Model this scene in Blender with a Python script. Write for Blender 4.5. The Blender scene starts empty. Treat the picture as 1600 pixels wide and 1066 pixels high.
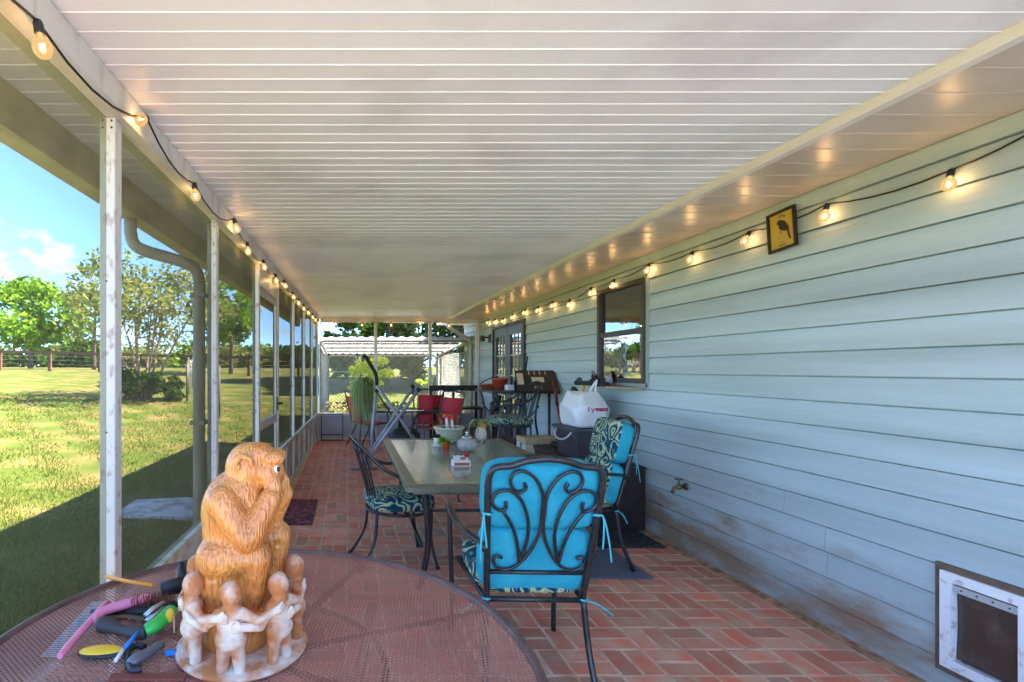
import bpy, bmesh, math, random
import numpy as np
from mathutils import Vector, Matrix, Euler

SC = bpy.context.scene
COL = SC.collection
rnd = random.Random(7)
# ------------------------------------------------------------------ camera
F, CX, CY, H = 776.0, 545.0, 577.0, 1.43
cam = bpy.data.cameras.new('camera')
camo = bpy.data.objects.new('camera', cam); COL.objects.link(camo)
camo.location = (0, 0, H); camo.rotation_euler = (math.radians(90), 0, 0)
cam.sensor_width = 36; cam.lens = F / 1600 * 36
cam.shift_x = (800 - CX) / 1600; cam.shift_y = (CY - 533) / 1600
cam.clip_end = 2000; cam.clip_start = .02
SC.camera = camo
# ------------------------------------------------------------------ world, sun, exposure
SUN_DIR = Vector((0.577, 0.10, 0.812)).normalized()          # towards the sun
w = bpy.data.worlds.new('World'); SC.world = w; w.use_nodes = True
nt = w.node_tree; nt.nodes.clear()
N = nt.nodes.new; L = nt.links.new
out = N('ShaderNodeOutputWorld'); bg = N('ShaderNodeBackground')
sky = N('ShaderNodeTexSky'); sky.sky_type = 'NISHITA'; sky.sun_disc = False
sky.sun_elevation = math.asin(SUN_DIR.z); sky.sun_rotation = math.atan2(SUN_DIR.x, SUN_DIR.y)
sky.dust_density = 0; sky.ozone_density = 10; sky.air_density = .75; sky.altitude = 2500
tc = N('ShaderNodeTexCoord'); mp = N('ShaderNodeMapping'); mp.inputs['Scale'].default_value = (1, 1, 1.9)
mp.inputs['Location'].default_value = (.35, .1, .12)
cn = N('ShaderNodeTexNoise'); cn.inputs['Scale'].default_value = 6.0; cn.inputs['Detail'].default_value = 9; cn.inputs['Roughness'].default_value = .58
cr = N('ShaderNodeValToRGB'); cr.color_ramp.elements[0].position = .57; cr.color_ramp.elements[1].position = .68
mixc = N('ShaderNodeMixRGB'); mixc.inputs[2].default_value = (2.4, 2.4, 2.46, 1)
L(tc.outputs['Generated'], mp.inputs['Vector']); L(mp.outputs[0], cn.inputs['Vector']); L(cn.outputs['Fac'], cr.inputs[0])
L(cr.outputs[0], mixc.inputs[0]); L(sky.outputs[0], mixc.inputs[1]); L(mixc.outputs[0], bg.inputs['Color'])
bg.inputs['Strength'].default_value = 0.125
L(bg.outputs[0], out.inputs['Surface'])
sl = bpy.data.lights.new('sun', 'SUN'); so = bpy.data.objects.new('sun', sl); COL.objects.link(so)
sl.energy = 4.1; sl.angle = math.radians(.53); sl.color = (1, .955, .88)
so.rotation_euler = (-SUN_DIR).to_track_quat('-Z', 'Y').to_euler(); so.location = (20, 5, 30)
SC.view_settings.view_transform = 'Standard'; SC.view_settings.look = 'None'
SC.view_settings.exposure = 3.5; SC.view_settings.gamma = 1
SC.render.engine = 'CYCLES'
SC.cycles.use_denoising = True
SC.cycles.max_bounces = 10; SC.cycles.diffuse_bounces = 6; SC.cycles.transparent_max_bounces = 16
SC.cycles.sample_clamp_indirect = 6
SC.cycles.caustics_reflective = False; SC.cycles.caustics_refractive = False

# ------------------------------------------------------------------ helpers
def P(x, y, d):                     # photo pixel + distance -> point in the place
    return Vector(((x - CX) * d / F, d, H - (y - CY) * d / F))
def PZ(x, y, z):                    # photo pixel on the level z
    d = F * (H - z) / (y - CY)
    return Vector(((x - CX) * d / F, d, z))
def lin(c):
    c = np.array(c, float) / 255.0
    return tuple(np.where(c <= .04045, c / 12.92, ((c + .055) / 1.055) ** 2.4))

_m = {}
def M(name, col=(.5, .5, .5), rough=.6, metal=0, col2=None, vscale=6, lo=.35, hi=.65, bump=0, bscale=60, stretch=(1, 1, 1),
      rand=0, coat=0, spec=.5, trans=0, detail=5, world=False, emis=None, estr=0):
    if name in _m: return _m[name]
    m = bpy.data.materials.new(name); m.use_nodes = True
    t = m.node_tree; b = t.nodes['Principled BSDF']
    b.inputs['Base Color'].default_value = (*col, 1); b.inputs['Roughness'].default_value = rough; b.inputs['Metallic'].default_value = metal
    b.inputs['Specular IOR Level'].default_value = spec
    if coat: b.inputs['Coat Weight'].default_value = coat; b.inputs['Coat Roughness'].default_value = .15
    if trans: b.inputs['Transmission Weight'].default_value = trans
    if emis: b.inputs['Emission Color'].default_value = (*emis, 1); b.inputs['Emission Strength'].default_value = estr
    tcn = t.nodes.new('ShaderNodeTexCoord'); mpn = t.nodes.new('ShaderNodeMapping'); mpn.inputs['Scale'].default_value = stretch
    if world:
        g = t.nodes.new('ShaderNodeNewGeometry'); t.links.new(g.outputs['Position'], mpn.inputs[0])
    else: t.links.new(tcn.outputs['Object'], mpn.inputs[0])
    cur = None
    if col2 is not None:
        n = t.nodes.new('ShaderNodeTexNoise'); n.inputs['Scale'].default_value = vscale; n.inputs['Detail'].default_value = detail
        r = t.nodes.new('ShaderNodeValToRGB'); r.color_ramp.elements[0].position = lo; r.color_ramp.elements[1].position = hi
        r.color_ramp.elements[0].color = (*col, 1); r.color_ramp.elements[1].color = (*col2, 1)
        t.links.new(mpn.outputs[0], n.inputs['Vector']); t.links.new(n.outputs['Fac'], r.inputs[0]); cur = r.outputs[0]
    if rand:
        oi = t.nodes.new('ShaderNodeObjectInfo'); hs = t.nodes.new('ShaderNodeHueSaturation')
        mr = t.nodes.new('ShaderNodeMapRange'); mr.inputs['To Min'].default_value = 1 - rand; mr.inputs['To Max'].default_value = 1 + rand
        t.links.new(oi.outputs['Random'], mr.inputs[0]); t.links.new(mr.outputs[0], hs.inputs['Value'])
        if cur: t.links.new(cur, hs.inputs['Color'])
        else: hs.inputs['Color'].default_value = (*col, 1)
        cur = hs.outputs[0]
    if cur: t.links.new(cur, b.inputs['Base Color'])
    if bump:
        n2 = t.nodes.new('ShaderNodeTexNoise'); n2.inputs['Scale'].default_value = bscale; n2.inputs['Detail'].default_value = 6
        bp = t.nodes.new('ShaderNodeBump'); bp.inputs['Strength'].default_value = bump; bp.inputs['Distance'].default_value = .01
        t.links.new(mpn.outputs[0], n2.inputs['Vector']); t.links.new(n2.outputs['Fac'], bp.inputs['Height']); t.links.new(bp.outputs[0], b.inputs['Normal'])
    _m[name] = m; return m

class MB:
    def __init__(s): s.v = []; s.f = []; s.sm = []
    def add(s, vs, fs, smooth=False, mat=None):
        o = len(s.v)
        for p in vs: s.v.append(tuple(mat @ Vector(p)) if mat is not None else tuple(p))
        for f in fs: s.f.append(tuple(i + o for i in f)); s.sm.append(smooth)
        return s
    def box(s, lo, hi, mat=None, bev=0):
        x0, y0, z0 = lo; x1, y1, z1 = hi
        if bev:
            b = bev; vs = []; 
            # chamfered box: 24 verts
            for sx, X in ((-1, x0), (1, x1)):
                for sy, Y in ((-1, y0), (1, y1)):
                    for sz, Z in ((-1, z0), (1, z1)):
                        vs += [(X, Y - sy * b, Z - sz * b), (X - sx * b, Y, Z - sz * b), (X - sx * b, Y - sy * b, Z)]
            bm = bmesh.new(); vv = [bm.verts.new(p) for p in vs]
            r = bmesh.ops.convex_hull(bm, input=vv)
            bmesh.ops.dissolve_limit(bm, angle_limit=.01, verts=bm.verts, edges=bm.edges)
            bm.verts.index_update()
            s.add([v.co[:] for v in bm.verts], [[v.index for v in f.verts] for f in bm.faces], False, mat); bm.free(); return s
        vs = [(x0, y0, z0), (x1, y0, z0), (x1, y1, z0), (x0, y1, z0), (x0, y0, z1), (x1, y0, z1), (x1, y1, z1), (x0, y1, z1)]
        fs = [(0, 3, 2, 1), (4, 5, 6, 7), (0, 1, 5, 4), (1, 2, 6, 5), (2, 3, 7, 6), (3, 0, 4, 7)]
        return s.add(vs, fs, False, mat)
    def bar(s, a, b, w, h, up=(0, 0, 1)):           # square bar from a to b
        a = Vector(a); b = Vector(b); d = (b - a).normalized(); u = Vector(up)
        if abs(d.dot(u)) > .97: u = Vector((1, 0, 0))
        x = d.cross(u).normalized(); y = x.cross(d).normalized()
        vs = []
        for p in (a, b):
            for sx, sy in ((-1, -1), (1, -1), (1, 1), (-1, 1)): vs.append(p + x * sx * w / 2 + y * sy * h / 2)
        return s.add(vs, [(0, 1, 2, 3), (7, 6, 5, 4), (0, 4, 5, 1), (1, 5, 6, 2), (2, 6, 7, 3), (3, 7, 4, 0)])
    def tube(s, pts, r, seg=8, cap=True, flat=1.0):
        pts = [Vector(p) for p in pts]; n = len(pts)
        if n < 2: return s
        rs = r if isinstance(r, (list, tuple)) else [r] * n
        t0 = (pts[1] - pts[0]).normalized(); up = Vector((0, 0, 1)) if abs(t0.z) < .9 else Vector((1, 0, 0))
        x = t0.cross(up).normalized(); vs = []
        for i, p in enumerate(pts):
            t = (pts[min(i + 1, n - 1)] - pts[max(i - 1, 0)]).normalized()
            x = (x - t * x.dot(t))
            x = x.normalized() if x.length > 1e-6 else t.orthogonal().normalized()
            y = t.cross(x)
            for k in range(seg):
                a = 2 * math.pi * k / seg
                vs.append(p + (x * math.cos(a) + y * math.sin(a) * flat) * rs[i])
        fs = []
        for i in range(n - 1):
            for k in range(seg):
                k2 = (k + 1) % seg
                fs.append((i * seg + k, i * seg + k2, (i + 1) * seg + k2, (i + 1) * seg + k))
        s.add(vs, fs, True)
        if cap:
            o = len(s.v) - len(vs)
            s.f.append(tuple(o + k for k in reversed(range(seg)))); s.sm.append(False)
            s.f.append(tuple(o + (n - 1) * seg + k for k in range(seg))); s.sm.append(False)
        return s
    def lathe(s, prof, seg=24, c=(0, 0, 0), smooth=True, mat=None):
        vs = []; n = len(prof)
        for r, z in prof:
            for k in range(seg):
                a = 2 * math.pi * k / seg; vs.append((c[0] + r * math.cos(a), c[1] + r * math.sin(a), c[2] + z))
        fs = []
        for i in range(n - 1):
            for k in range(seg):
                k2 = (k + 1) % seg; fs.append((i * seg + k, i * seg + k2, (i + 1) * seg + k2, (i + 1) * seg + k))
        fs.append(tuple(reversed(range(seg)))); fs.append(tuple((n - 1) * seg + k for k in range(seg)))
        return s.add(vs, fs, smooth, mat)
    def ell(s, c, r, seg=16, rings=10, mat=None, e=1.0, rot=None):   # (super)ellipsoid
        vs = []; fs = []
        pw = lambda v: math.copysign(abs(v) ** e, v)
        R = Euler(rot).to_matrix() if rot else None
        for i in range(rings + 1):
            ph = -math.pi / 2 + math.pi * i / rings
            for k in range(seg):
                a = 2 * math.pi * k / seg
                p = Vector((r[0] * pw(math.cos(ph)) * pw(math.cos(a)), r[1] * pw(math.cos(ph)) * pw(math.sin(a)), r[2] * pw(math.sin(ph))))
                if R: p = R @ p
                vs.append(p + Vector(c))
        for i in range(rings):
            for k in range(seg):
                k2 = (k + 1) % seg; fs.append((i * seg + k, i * seg + k2, (i + 1) * seg + k2, (i + 1) * seg + k))
        return s.add(vs, fs, True, mat)
    def prism(s, outline, axis, a, b):              # 2-D outline extruded along an axis
        n = len(outline); vs = []
        for t in (a, b):
            for u, v in outline:
                vs.append({'x': (t, u, v), 'y': (u, t, v), 'z': (u, v, t)}[axis])
        fs = [tuple(range(n)), tuple(reversed(range(n, 2 * n)))]
        for i in range(n): j = (i + 1) % n; fs.append((i, i + n, j + n, j))
        return s.add(vs, fs)
    def build(s, name, mat, parent=None, world=True, fix=True, kind=None, label=None, mods=None):
        me = bpy.data.meshes.new(name)
        off = parent_loc(parent) if (parent is not None and world) else Vector((0, 0, 0))
        me.from_pydata([tuple(Vector(v) - off) for v in s.v], [], s.f)
        me.polygons.foreach_set('use_smooth', s.sm)
        if fix:
            bm = bmesh.new(); bm.from_mesh(me); bmesh.ops.remove_doubles(bm, verts=bm.verts, dist=1e-6)
            bmesh.ops.recalc_face_normals(bm, faces=bm.faces); bm.to_mesh(me); bm.free()
        me.materials.append(mat); me.update()
        o = bpy.data.objects.new(name, me); COL.objects.link(o)
        if parent is not None: o.parent = parent
        if kind: o['kind'] = kind
        if label: o['label'] = label
        return o
def parent_loc(p):
    v = Vector((0, 0, 0))
    while p is not None: v += Vector(p.location); p = p.parent
    return v
def thing(name, label, cat, loc=(0, 0, 0), rz=0, group=None):
    o = bpy.data.objects.new(name, None); COL.objects.link(o); o.empty_display_size = .1
    o.location = loc; o.rotation_euler = (0, 0, rz)
    return tag(o, label, cat, group)
def tag(o, label=None, cat=None, group=None, kind=None):
    if label: o['label'] = label
    if cat: o['category'] = cat
    if group: o['group'] = group
    if kind: o['kind'] = kind
    return o
def dup(root, loc, rz, label, group=None):
    def cp(o, par):
        c = o.copy(); COL.objects.link(c); c.parent = par
        for ch in o.children: cp(ch, c)
        return c
    r = cp(root, None); r.location = loc; r.rotation_euler = (0, 0, rz); r['label'] = label
    if group: r['group'] = group
    return r
def setmat(o, m): o.data.materials.clear(); o.data.materials.append(m)
def spline(pts, n=6):                                # Catmull-Rom
    pts = [Vector(p) for p in pts]; o = []
    for i in range(len(pts) - 1):
        p0 = pts[max(i - 1, 0)]; p1 = pts[i]; p2 = pts[i + 1]; p3 = pts[min(i + 2, len(pts) - 1)]
        for k in range(n):
            t = k / n
            o.append(.5 * ((2 * p1) + (p2 - p0) * t + (2 * p0 - 5 * p1 + 4 * p2 - p3) * t * t + (3 * p1 - p0 - 3 * p2 + p3) * t ** 3))
    o.append(pts[-1]); return o
def text_mesh(name, body, size, mat, parent, M4, extrude=.0006, bold=0):
    cu = bpy.data.curves.new(name, 'FONT'); cu.body = body; cu.size = size; cu.extrude = extrude; cu.align_x = 'CENTER'; cu.align_y = 'CENTER'; cu.offset = bold
    t = bpy.data.objects.new(name + '_tmp', cu); COL.objects.link(t)
    dg = bpy.context.evaluated_depsgraph_get(); me = bpy.data.meshes.new_from_object(t.evaluated_get(dg))
    bpy.data.objects.remove(t); bpy.data.curves.remove(cu)
    me.transform(M4); me.materials.clear(); me.materials.append(mat)
    o = bpy.data.objects.new(name, me); COL.objects.link(o); o.parent = parent; return o

# ------------------------------------------------------------------ materials
white = M('white_aluminium', lin((226, 222, 214)), .42, col2=lin((200, 194, 184)), vscale=3, bump=.03)
post_white = M('weathered_white_post', lin((222, 217, 206)), .5, col2=lin((150, 126, 98)), vscale=34, lo=.56, hi=.74, stretch=(1, 1, .6))
ceil_m = M('ceiling_panel_white', lin((236, 237, 240)), .42, col2=lin((204, 205, 209)), vscale=1.6, lo=.5, hi=.8, rand=.035, world=True, detail=9, bump=.04, bscale=9)
soffit_m = M('soffit_panel_beige', lin((204, 190, 178)), .3, col2=lin((190, 176, 163)), vscale=3, rand=.025)
trim_m = M('trim_offwhite', lin((224, 218, 208)), .45)
black_iron = M('black_iron', (.012, .012, .013), .33, col2=(.03, .027, .025), vscale=30, spec=.6)
dark_wood = M('dark_wood', lin((52, 34, 26)), .5, col2=lin((30, 20, 16)), vscale=14, stretch=(1, .2, 1), bump=.1, bscale=40)
black_plastic = M('black_plastic', (.015, .015, .016), .45)
galv = M('galvanised_steel', lin((170, 172, 172)), .4, metal=.6, col2=lin((140, 142, 142)), vscale=20)
red_fabric = M('red_sling_fabric', lin((186, 30, 34)), .7, bump=.15, bscale=400)
terracotta = M('terracotta', lin((176, 92, 62)), .75, col2=lin((150, 74, 50)), vscale=20)
leaf_m = {}
def leafmat(name, c, c2, tr=.35):
    m = bpy.data.materials.new(name); m.use_nodes = True; t = m.node_tree; t.nodes.clear()
    o = t.nodes.new('ShaderNodeOutputMaterial'); d = t.nodes.new('ShaderNodeBsdfDiffuse'); tl = t.nodes.new('ShaderNodeBsdfTranslucent')
    mx = t.nodes.new('ShaderNodeMixShader'); mx.inputs[0].default_value = tr
    g = t.nodes.new('ShaderNodeNewGeometry'); r = t.nodes.new('ShaderNodeValToRGB')
    r.color_ramp.elements[0].color = (*c, 1); r.color_ramp.elements[1].color = (*c2, 1)
    t.links.new(g.outputs['Random Per Island'], r.inputs[0])
    for s in (d, tl): t.links.new(r.outputs[0], s.inputs['Color'])
    t.links.new(d.outputs[0], mx.inputs[1]); t.links.new(tl.outputs[0], mx.inputs[2]); t.links.new(mx.outputs[0], o.inputs['Surface'])
    return m
def glassmat(name, refl=.12, tint=(1, 1, 1), rough=.02, bump=0, bscale=40):
    m = bpy.data.materials.new(name); m.use_nodes = True; t = m.node_tree; t.nodes.clear()
    o = t.nodes.new('ShaderNodeOutputMaterial'); tr = t.nodes.new('ShaderNodeBsdfTransparent'); gl = t.nodes.new('ShaderNodeBsdfGlossy')
    tr.inputs[0].default_value = (*tint, 1); gl.inputs['Roughness'].default_value = rough
    mx = t.nodes.new('ShaderNodeMixShader'); fr = t.nodes.new('ShaderNodeFresnel'); fr.inputs[0].default_value = 1.5
    ad = t.nodes.new('ShaderNodeMath'); ad.operation = 'ADD'; ad.use_clamp = True; ad.inputs[1].default_value = refl
    t.links.new(fr.outputs[0], ad.inputs[0]); t.links.new(ad.outputs[0], mx.inputs[0])
    if bump:
        tcn = t.nodes.new('ShaderNodeTexCoord'); n = t.nodes.new('ShaderNodeTexNoise'); n.inputs['Scale'].default_value = bscale
        bp = t.nodes.new('ShaderNodeBump'); bp.inputs['Strength'].default_value = bump; bp.inputs['Distance'].default_value = .01
        t.links.new(tcn.outputs['Object'], n.inputs['Vector']); t.links.new(n.outputs['Fac'], bp.inputs['Height'])
        t.links.new(bp.outputs[0], gl.inputs['Normal'])
    t.links.new(tr.outputs[0], mx.inputs[1]); t.links.new(gl.outputs[0], mx.inputs[2]); t.links.new(mx.outputs[0], o.inputs['Surface'])
    return m
window_glass = glassmat('window_glass', .22, (.75, .78, .78), .015, .03, 6)
clear_glass = glassmat('clear_glass', .06, (.93, .94, .93))
def screenmat():
    # woven mesh: threads cover more of the view the flatter one looks along it
    m = bpy.data.materials.new('insect_screen'); m.use_nodes = True; t = m.node_tree; t.nodes.clear()
    o = t.nodes.new('ShaderNodeOutputMaterial'); tr = t.nodes.new('ShaderNodeBsdfTransparent'); d = t.nodes.new('ShaderNodeBsdfDiffuse')
    d.inputs[0].default_value = (.17, .16, .11, 1)
    tr.inputs[0].default_value = (.97, .96, .90, 1)
    mx = t.nodes.new('ShaderNodeMixShader'); lw = t.nodes.new('ShaderNodeLayerWeight'); lw.inputs[0].default_value = .5
    mr = t.nodes.new('ShaderNodeMapRange'); mr.inputs['From Min'].default_value = .25; mr.inputs['From Max'].default_value = 1.0; mr.inputs['To Min'].default_value = .06; mr.inputs['To Max'].default_value = .78
    t.links.new(lw.outputs['Facing'], mr.inputs[0]); t.links.new(mr.outputs[0], mx.inputs[0])
    t.links.new(tr.outputs[0], mx.inputs[1]); t.links.new(d.outputs[0], mx.inputs[2]); t.links.new(mx.outputs[0], o.inputs['Surface'])
    return m
screen_m = screenmat()

# ------------------------------------------------------------------ ground
def gz(x, y):                       # level round the house and porch, rising away from it
    return float(gzn(np.array([x], float), np.array([y], float))[0])
def gzn(X, Y):
    dx = np.maximum(np.maximum(-1.6 - X, X - 11), 0); dy = np.maximum(np.maximum(Y - 11, -9 - Y), 0); r = np.hypot(dx, dy)
    return -.10 + .056 * np.minimum(r, 26) + .006 * np.clip(r - 26, 0, 166)
g = MB(); rad = [0, 1, 1.5] + [2 + .5 * i for i in range(36)] + [20.5, 22, 24, 26, 28, 30, 32, 34, 37, 40, 45, 50, 60, 80, 110, 150, 200, 400, 1200]
seg = 144
for r in rad:
    for k in range(seg):
        a = 2 * math.pi * k / seg; x, y = r * math.cos(a), r * math.sin(a); g.v.append((x, y, gz(x, y)))
for i in range(len(rad) - 1):
    for k in range(seg):
        k2 = (k + 1) % seg; g.f.append((i * seg + k, i * seg + k2, (i + 1) * seg + k2, (i + 1) * seg + k)); g.sm.append(True)
lawn_m = M('lawn_soil_and_turf', lin((82, 96, 36)), .95, col2=lin((130, 112, 70)), vscale=1.3, lo=.42, hi=.66, bump=.6, bscale=25, detail=10, spec=.1)
g.build('lawn', lawn_m, kind='structure')
# grass blades, nearer ones denser
def grass():
    rs = np.random.RandomState(3); n = 95000
    d = 1.6 * (17 / 1.6) ** rs.rand(n); u = rs.rand(n)
    X = -1.25 + .03 * d - u * (.72 * d - .5 + .3); Y = d
    keep = (X < -1.02 + .02 * d)
    noise = np.sin(X * 2.1 + 1.3 * np.sin(Y * 1.7)) * np.sin(Y * 1.9 + 1.1 * np.sin(X * 2.9)) + .5 * np.sin(X * 6.1 + Y * 4.7)
    keep &= (rs.rand(n) < .55 + .5 * noise)
    pad = (X > -2.5) & (X < -1.62) & (Y > 5.02) & (Y < 5.7); keep &= ~pad
    X, Y = X[keep], Y[keep]; n = len(X); D = np.hypot(X, Y)
    h = (.016 + .024 * rs.rand(n)) * (1 + .05 * D); wd = (.0022 + .0016 * rs.rand(n)) * (1 + .22 * D); a = rs.rand(n) * 6.283
    lx = (rs.rand(n) - .5) * 1.3 * h; ly = (rs.rand(n) - .5) * 1.3 * h; Z = gzn(X, Y) - .004
    V = np.empty((n, 3, 3)); V[:, 0] = np.stack([X - wd * np.cos(a), Y - wd * np.sin(a), Z], 1)
    V[:, 1] = np.stack([X + wd * np.cos(a), Y + wd * np.sin(a), Z], 1); V[:, 2] = np.stack([X + lx, Y + ly, Z + h], 1)
    me = bpy.data.meshes.new('grass'); me.vertices.add(3 * n); me.vertices.foreach_set('co', V.ravel())
    me.loops.add(3 * n); me.loops.foreach_set('vertex_index', np.arange(3 * n, dtype=np.int32))
    me.polygons.add(n); me.polygons.foreach_set('loop_start', np.arange(0, 3 * n, 3, dtype=np.int32)); me.polygons.foreach_set('loop_total', np.full(n, 3, dtype=np.int32))
    me.update(); me.materials.append(leafmat('grass_blade', lin((84, 108, 34)), lin((142, 144, 68)), .35))
    o = bpy.data.objects.new('grass', me); COL.objects.link(o); tag(o, 'short green and straw-coloured grass of the lawn beside the porch', 'grass', kind='stuff')
grass()

# ------------------------------------------------------------------ patio floor with bricks
XW = 2.64                                   # face of the siding
def XL(y): return -.90 + .028 * y           # inner face of the screen wall
Y0, Y1 = -.7, 10.18
mortar = M('mortar', lin((228, 198, 168)), .95, col2=lin((200, 160, 130)), vscale=9, bump=.3, bscale=120, world=True)
fl = MB().prism([(XL(Y0) - .09, Y0), (XW + .05, Y0), (XW + .05, Y1), (XL(Y1) - .09, Y1)], 'z', -.3, -.0035).build('patio_floor', mortar, kind='structure')
brick_m = M('patio_brick', lin((216, 122, 96)), .6, col2=lin((200, 156, 128)), vscale=6, lo=.36, hi=.62, rand=.24, bump=.25, bscale=70, world=True, detail=8)
brick_stuff_m = M('patio_brick_far', lin((208, 118, 96)), .6, col2=lin((196, 150, 128)), vscale=8, lo=.36, hi=.7, bump=.25, bscale=70, world=True, detail=8)
BS = .2155; J = .014                         # two bricks and their joints make a square
def brick_mesh(lx, ly):
    b = MB().box((-lx / 2, -ly / 2, -.03), (lx / 2, ly / 2, 0), bev=.003); 
    me = bpy.data.meshes.new('brick'); me.from_pydata(b.v, [], b.f)
    bm = bmesh.new(); bm.from_mesh(me); bmesh.ops.recalc_face_normals(bm, faces=bm.faces); bm.to_mesh(me); bm.free()
    me.materials.append(brick_m); return me
bl, bw = BS - J, BS / 2 - J
BX, BY = brick_mesh(bl, bw), brick_mesh(bw, bl)
TC, TR, TZ = Vector((-.214, 1.163, 0)), .643, .77   # round table
cand = []
i0 = int((XL(Y0) - .1) / BS) - 1
for j in range(int((Y1 - Y0) / BS) + 1):
    for i in range(i0, int(XW / BS) + 2):
        cx = XW - .07 - BS / 2 - (i - i0) * BS; cy = Y0 + BS / 2 + j * BS
        if cx < XL(cy) - .02 or cx > XW - .05: continue
        for k in (-1, 1):
            if (i + j) % 2: c = (cx, cy + k * BS / 4, True)
            else: c = (cx + k * BS / 4, cy, False)
            if c[1] < Y1 - .12 and c[0] > XL(c[1]) + .0: cand.append(c)
def shown(c):
    x, y, _ = c
    if y < .4: return -1
    px, py = CX + x * F / y, CY + H * F / y
    if not (-20 < px < 1620 and py < 1090): return -1
    t = (H - TZ) / H; q = Vector((x * t, y * t, 0))
    if (q - TC).length < TR - .03: return -1
    if 1.0 < 1: return -1
    return 1 / y
cand.sort(key=lambda c: -shown(c))
for c in cand[:300]:
    o = bpy.data.objects.new('brick', BX if c[2] else BY); COL.objects.link(o)
    o.location = (c[0], c[1], rnd.uniform(-.0025, .0015)); o.rotation_euler = (rnd.uniform(-.004, .004), rnd.uniform(-.004, .004), rnd.uniform(-.012, .012)); o.parent = fl
bb = MB()
for c in cand[300:]:
    lx, ly = (bl, bw) if c[2] else (bw, bl); z = rnd.uniform(-.0025, .001); tz = rnd.uniform(-.001, .001)
    bb.add([(c[0] - lx / 2, c[1] - ly / 2, -.03), (c[0] + lx / 2, c[1] - ly / 2, -.03), (c[0] + lx / 2, c[1] + ly / 2, -.03), (c[0] - lx / 2, c[1] + ly / 2, -.03),
            (c[0] - lx / 2, c[1] - ly / 2, z), (c[0] + lx / 2, c[1] - ly / 2, z + tz), (c[0] + lx / 2, c[1] + ly / 2, z), (c[0] - lx / 2, c[1] + ly / 2, z - tz)],
           [(0, 3, 2, 1), (4, 5, 6, 7), (0, 1, 5, 4), (1, 2, 6, 5), (2, 3, 7, 6), (3, 0, 4, 7)])
# colour varies from island to island
t = brick_stuff_m.node_tree; b = t.nodes['Principled BSDF']; src = b.inputs['Base Color'].links[0].from_socket
hs = t.nodes.new('ShaderNodeHueSaturation'); gg = t.nodes.new('ShaderNodeNewGeometry'); mr = t.nodes.new('ShaderNodeMapRange'); mr.inputs['To Min'].default_value = .8; mr.inputs['To Max'].default_value = 1.2
t.links.new(gg.outputs['Random Per Island'], mr.inputs[0]); t.links.new(mr.outputs[0], hs.inputs['Value']); t.links.new(src, hs.inputs['Color']); t.links.new(hs.outputs[0], b.inputs['Base Color'])
bb.build('brick_field', brick_stuff_m, fl, fix=False, kind='stuff')
# unseen concrete apron added behind the open end to bounce light onto the ceiling
ap = MB().box((-7.5, -9.5, -.3), (9.6, Y0 - .004, -.03)).build('added_bounce_apron', M('bounce_apron_concrete', lin((204, 200, 192)), .9, col2=lin((182, 178, 170)), vscale=3, bump=.3, bscale=40), kind='structure')
# concrete pad on the lawn
pad = MB()
po = [(-2.55, 5.05), (-2.2, 4.95), (-1.9, 5.02), (-1.55, 4.98), (-1.57, 5.7), (-1.9, 5.76), (-2.3, 5.68), (-2.6, 5.6)]
pad.prism(po, 'z', -.2, gz(-2.2, 5) + .012)
pad.build('concrete_pad', M('old_concrete', lin((206, 202, 196)), .9, col2=lin((150, 144, 132)), vscale=7, lo=.45, hi=.62, bump=.4, bscale=40), kind='structure')

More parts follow.
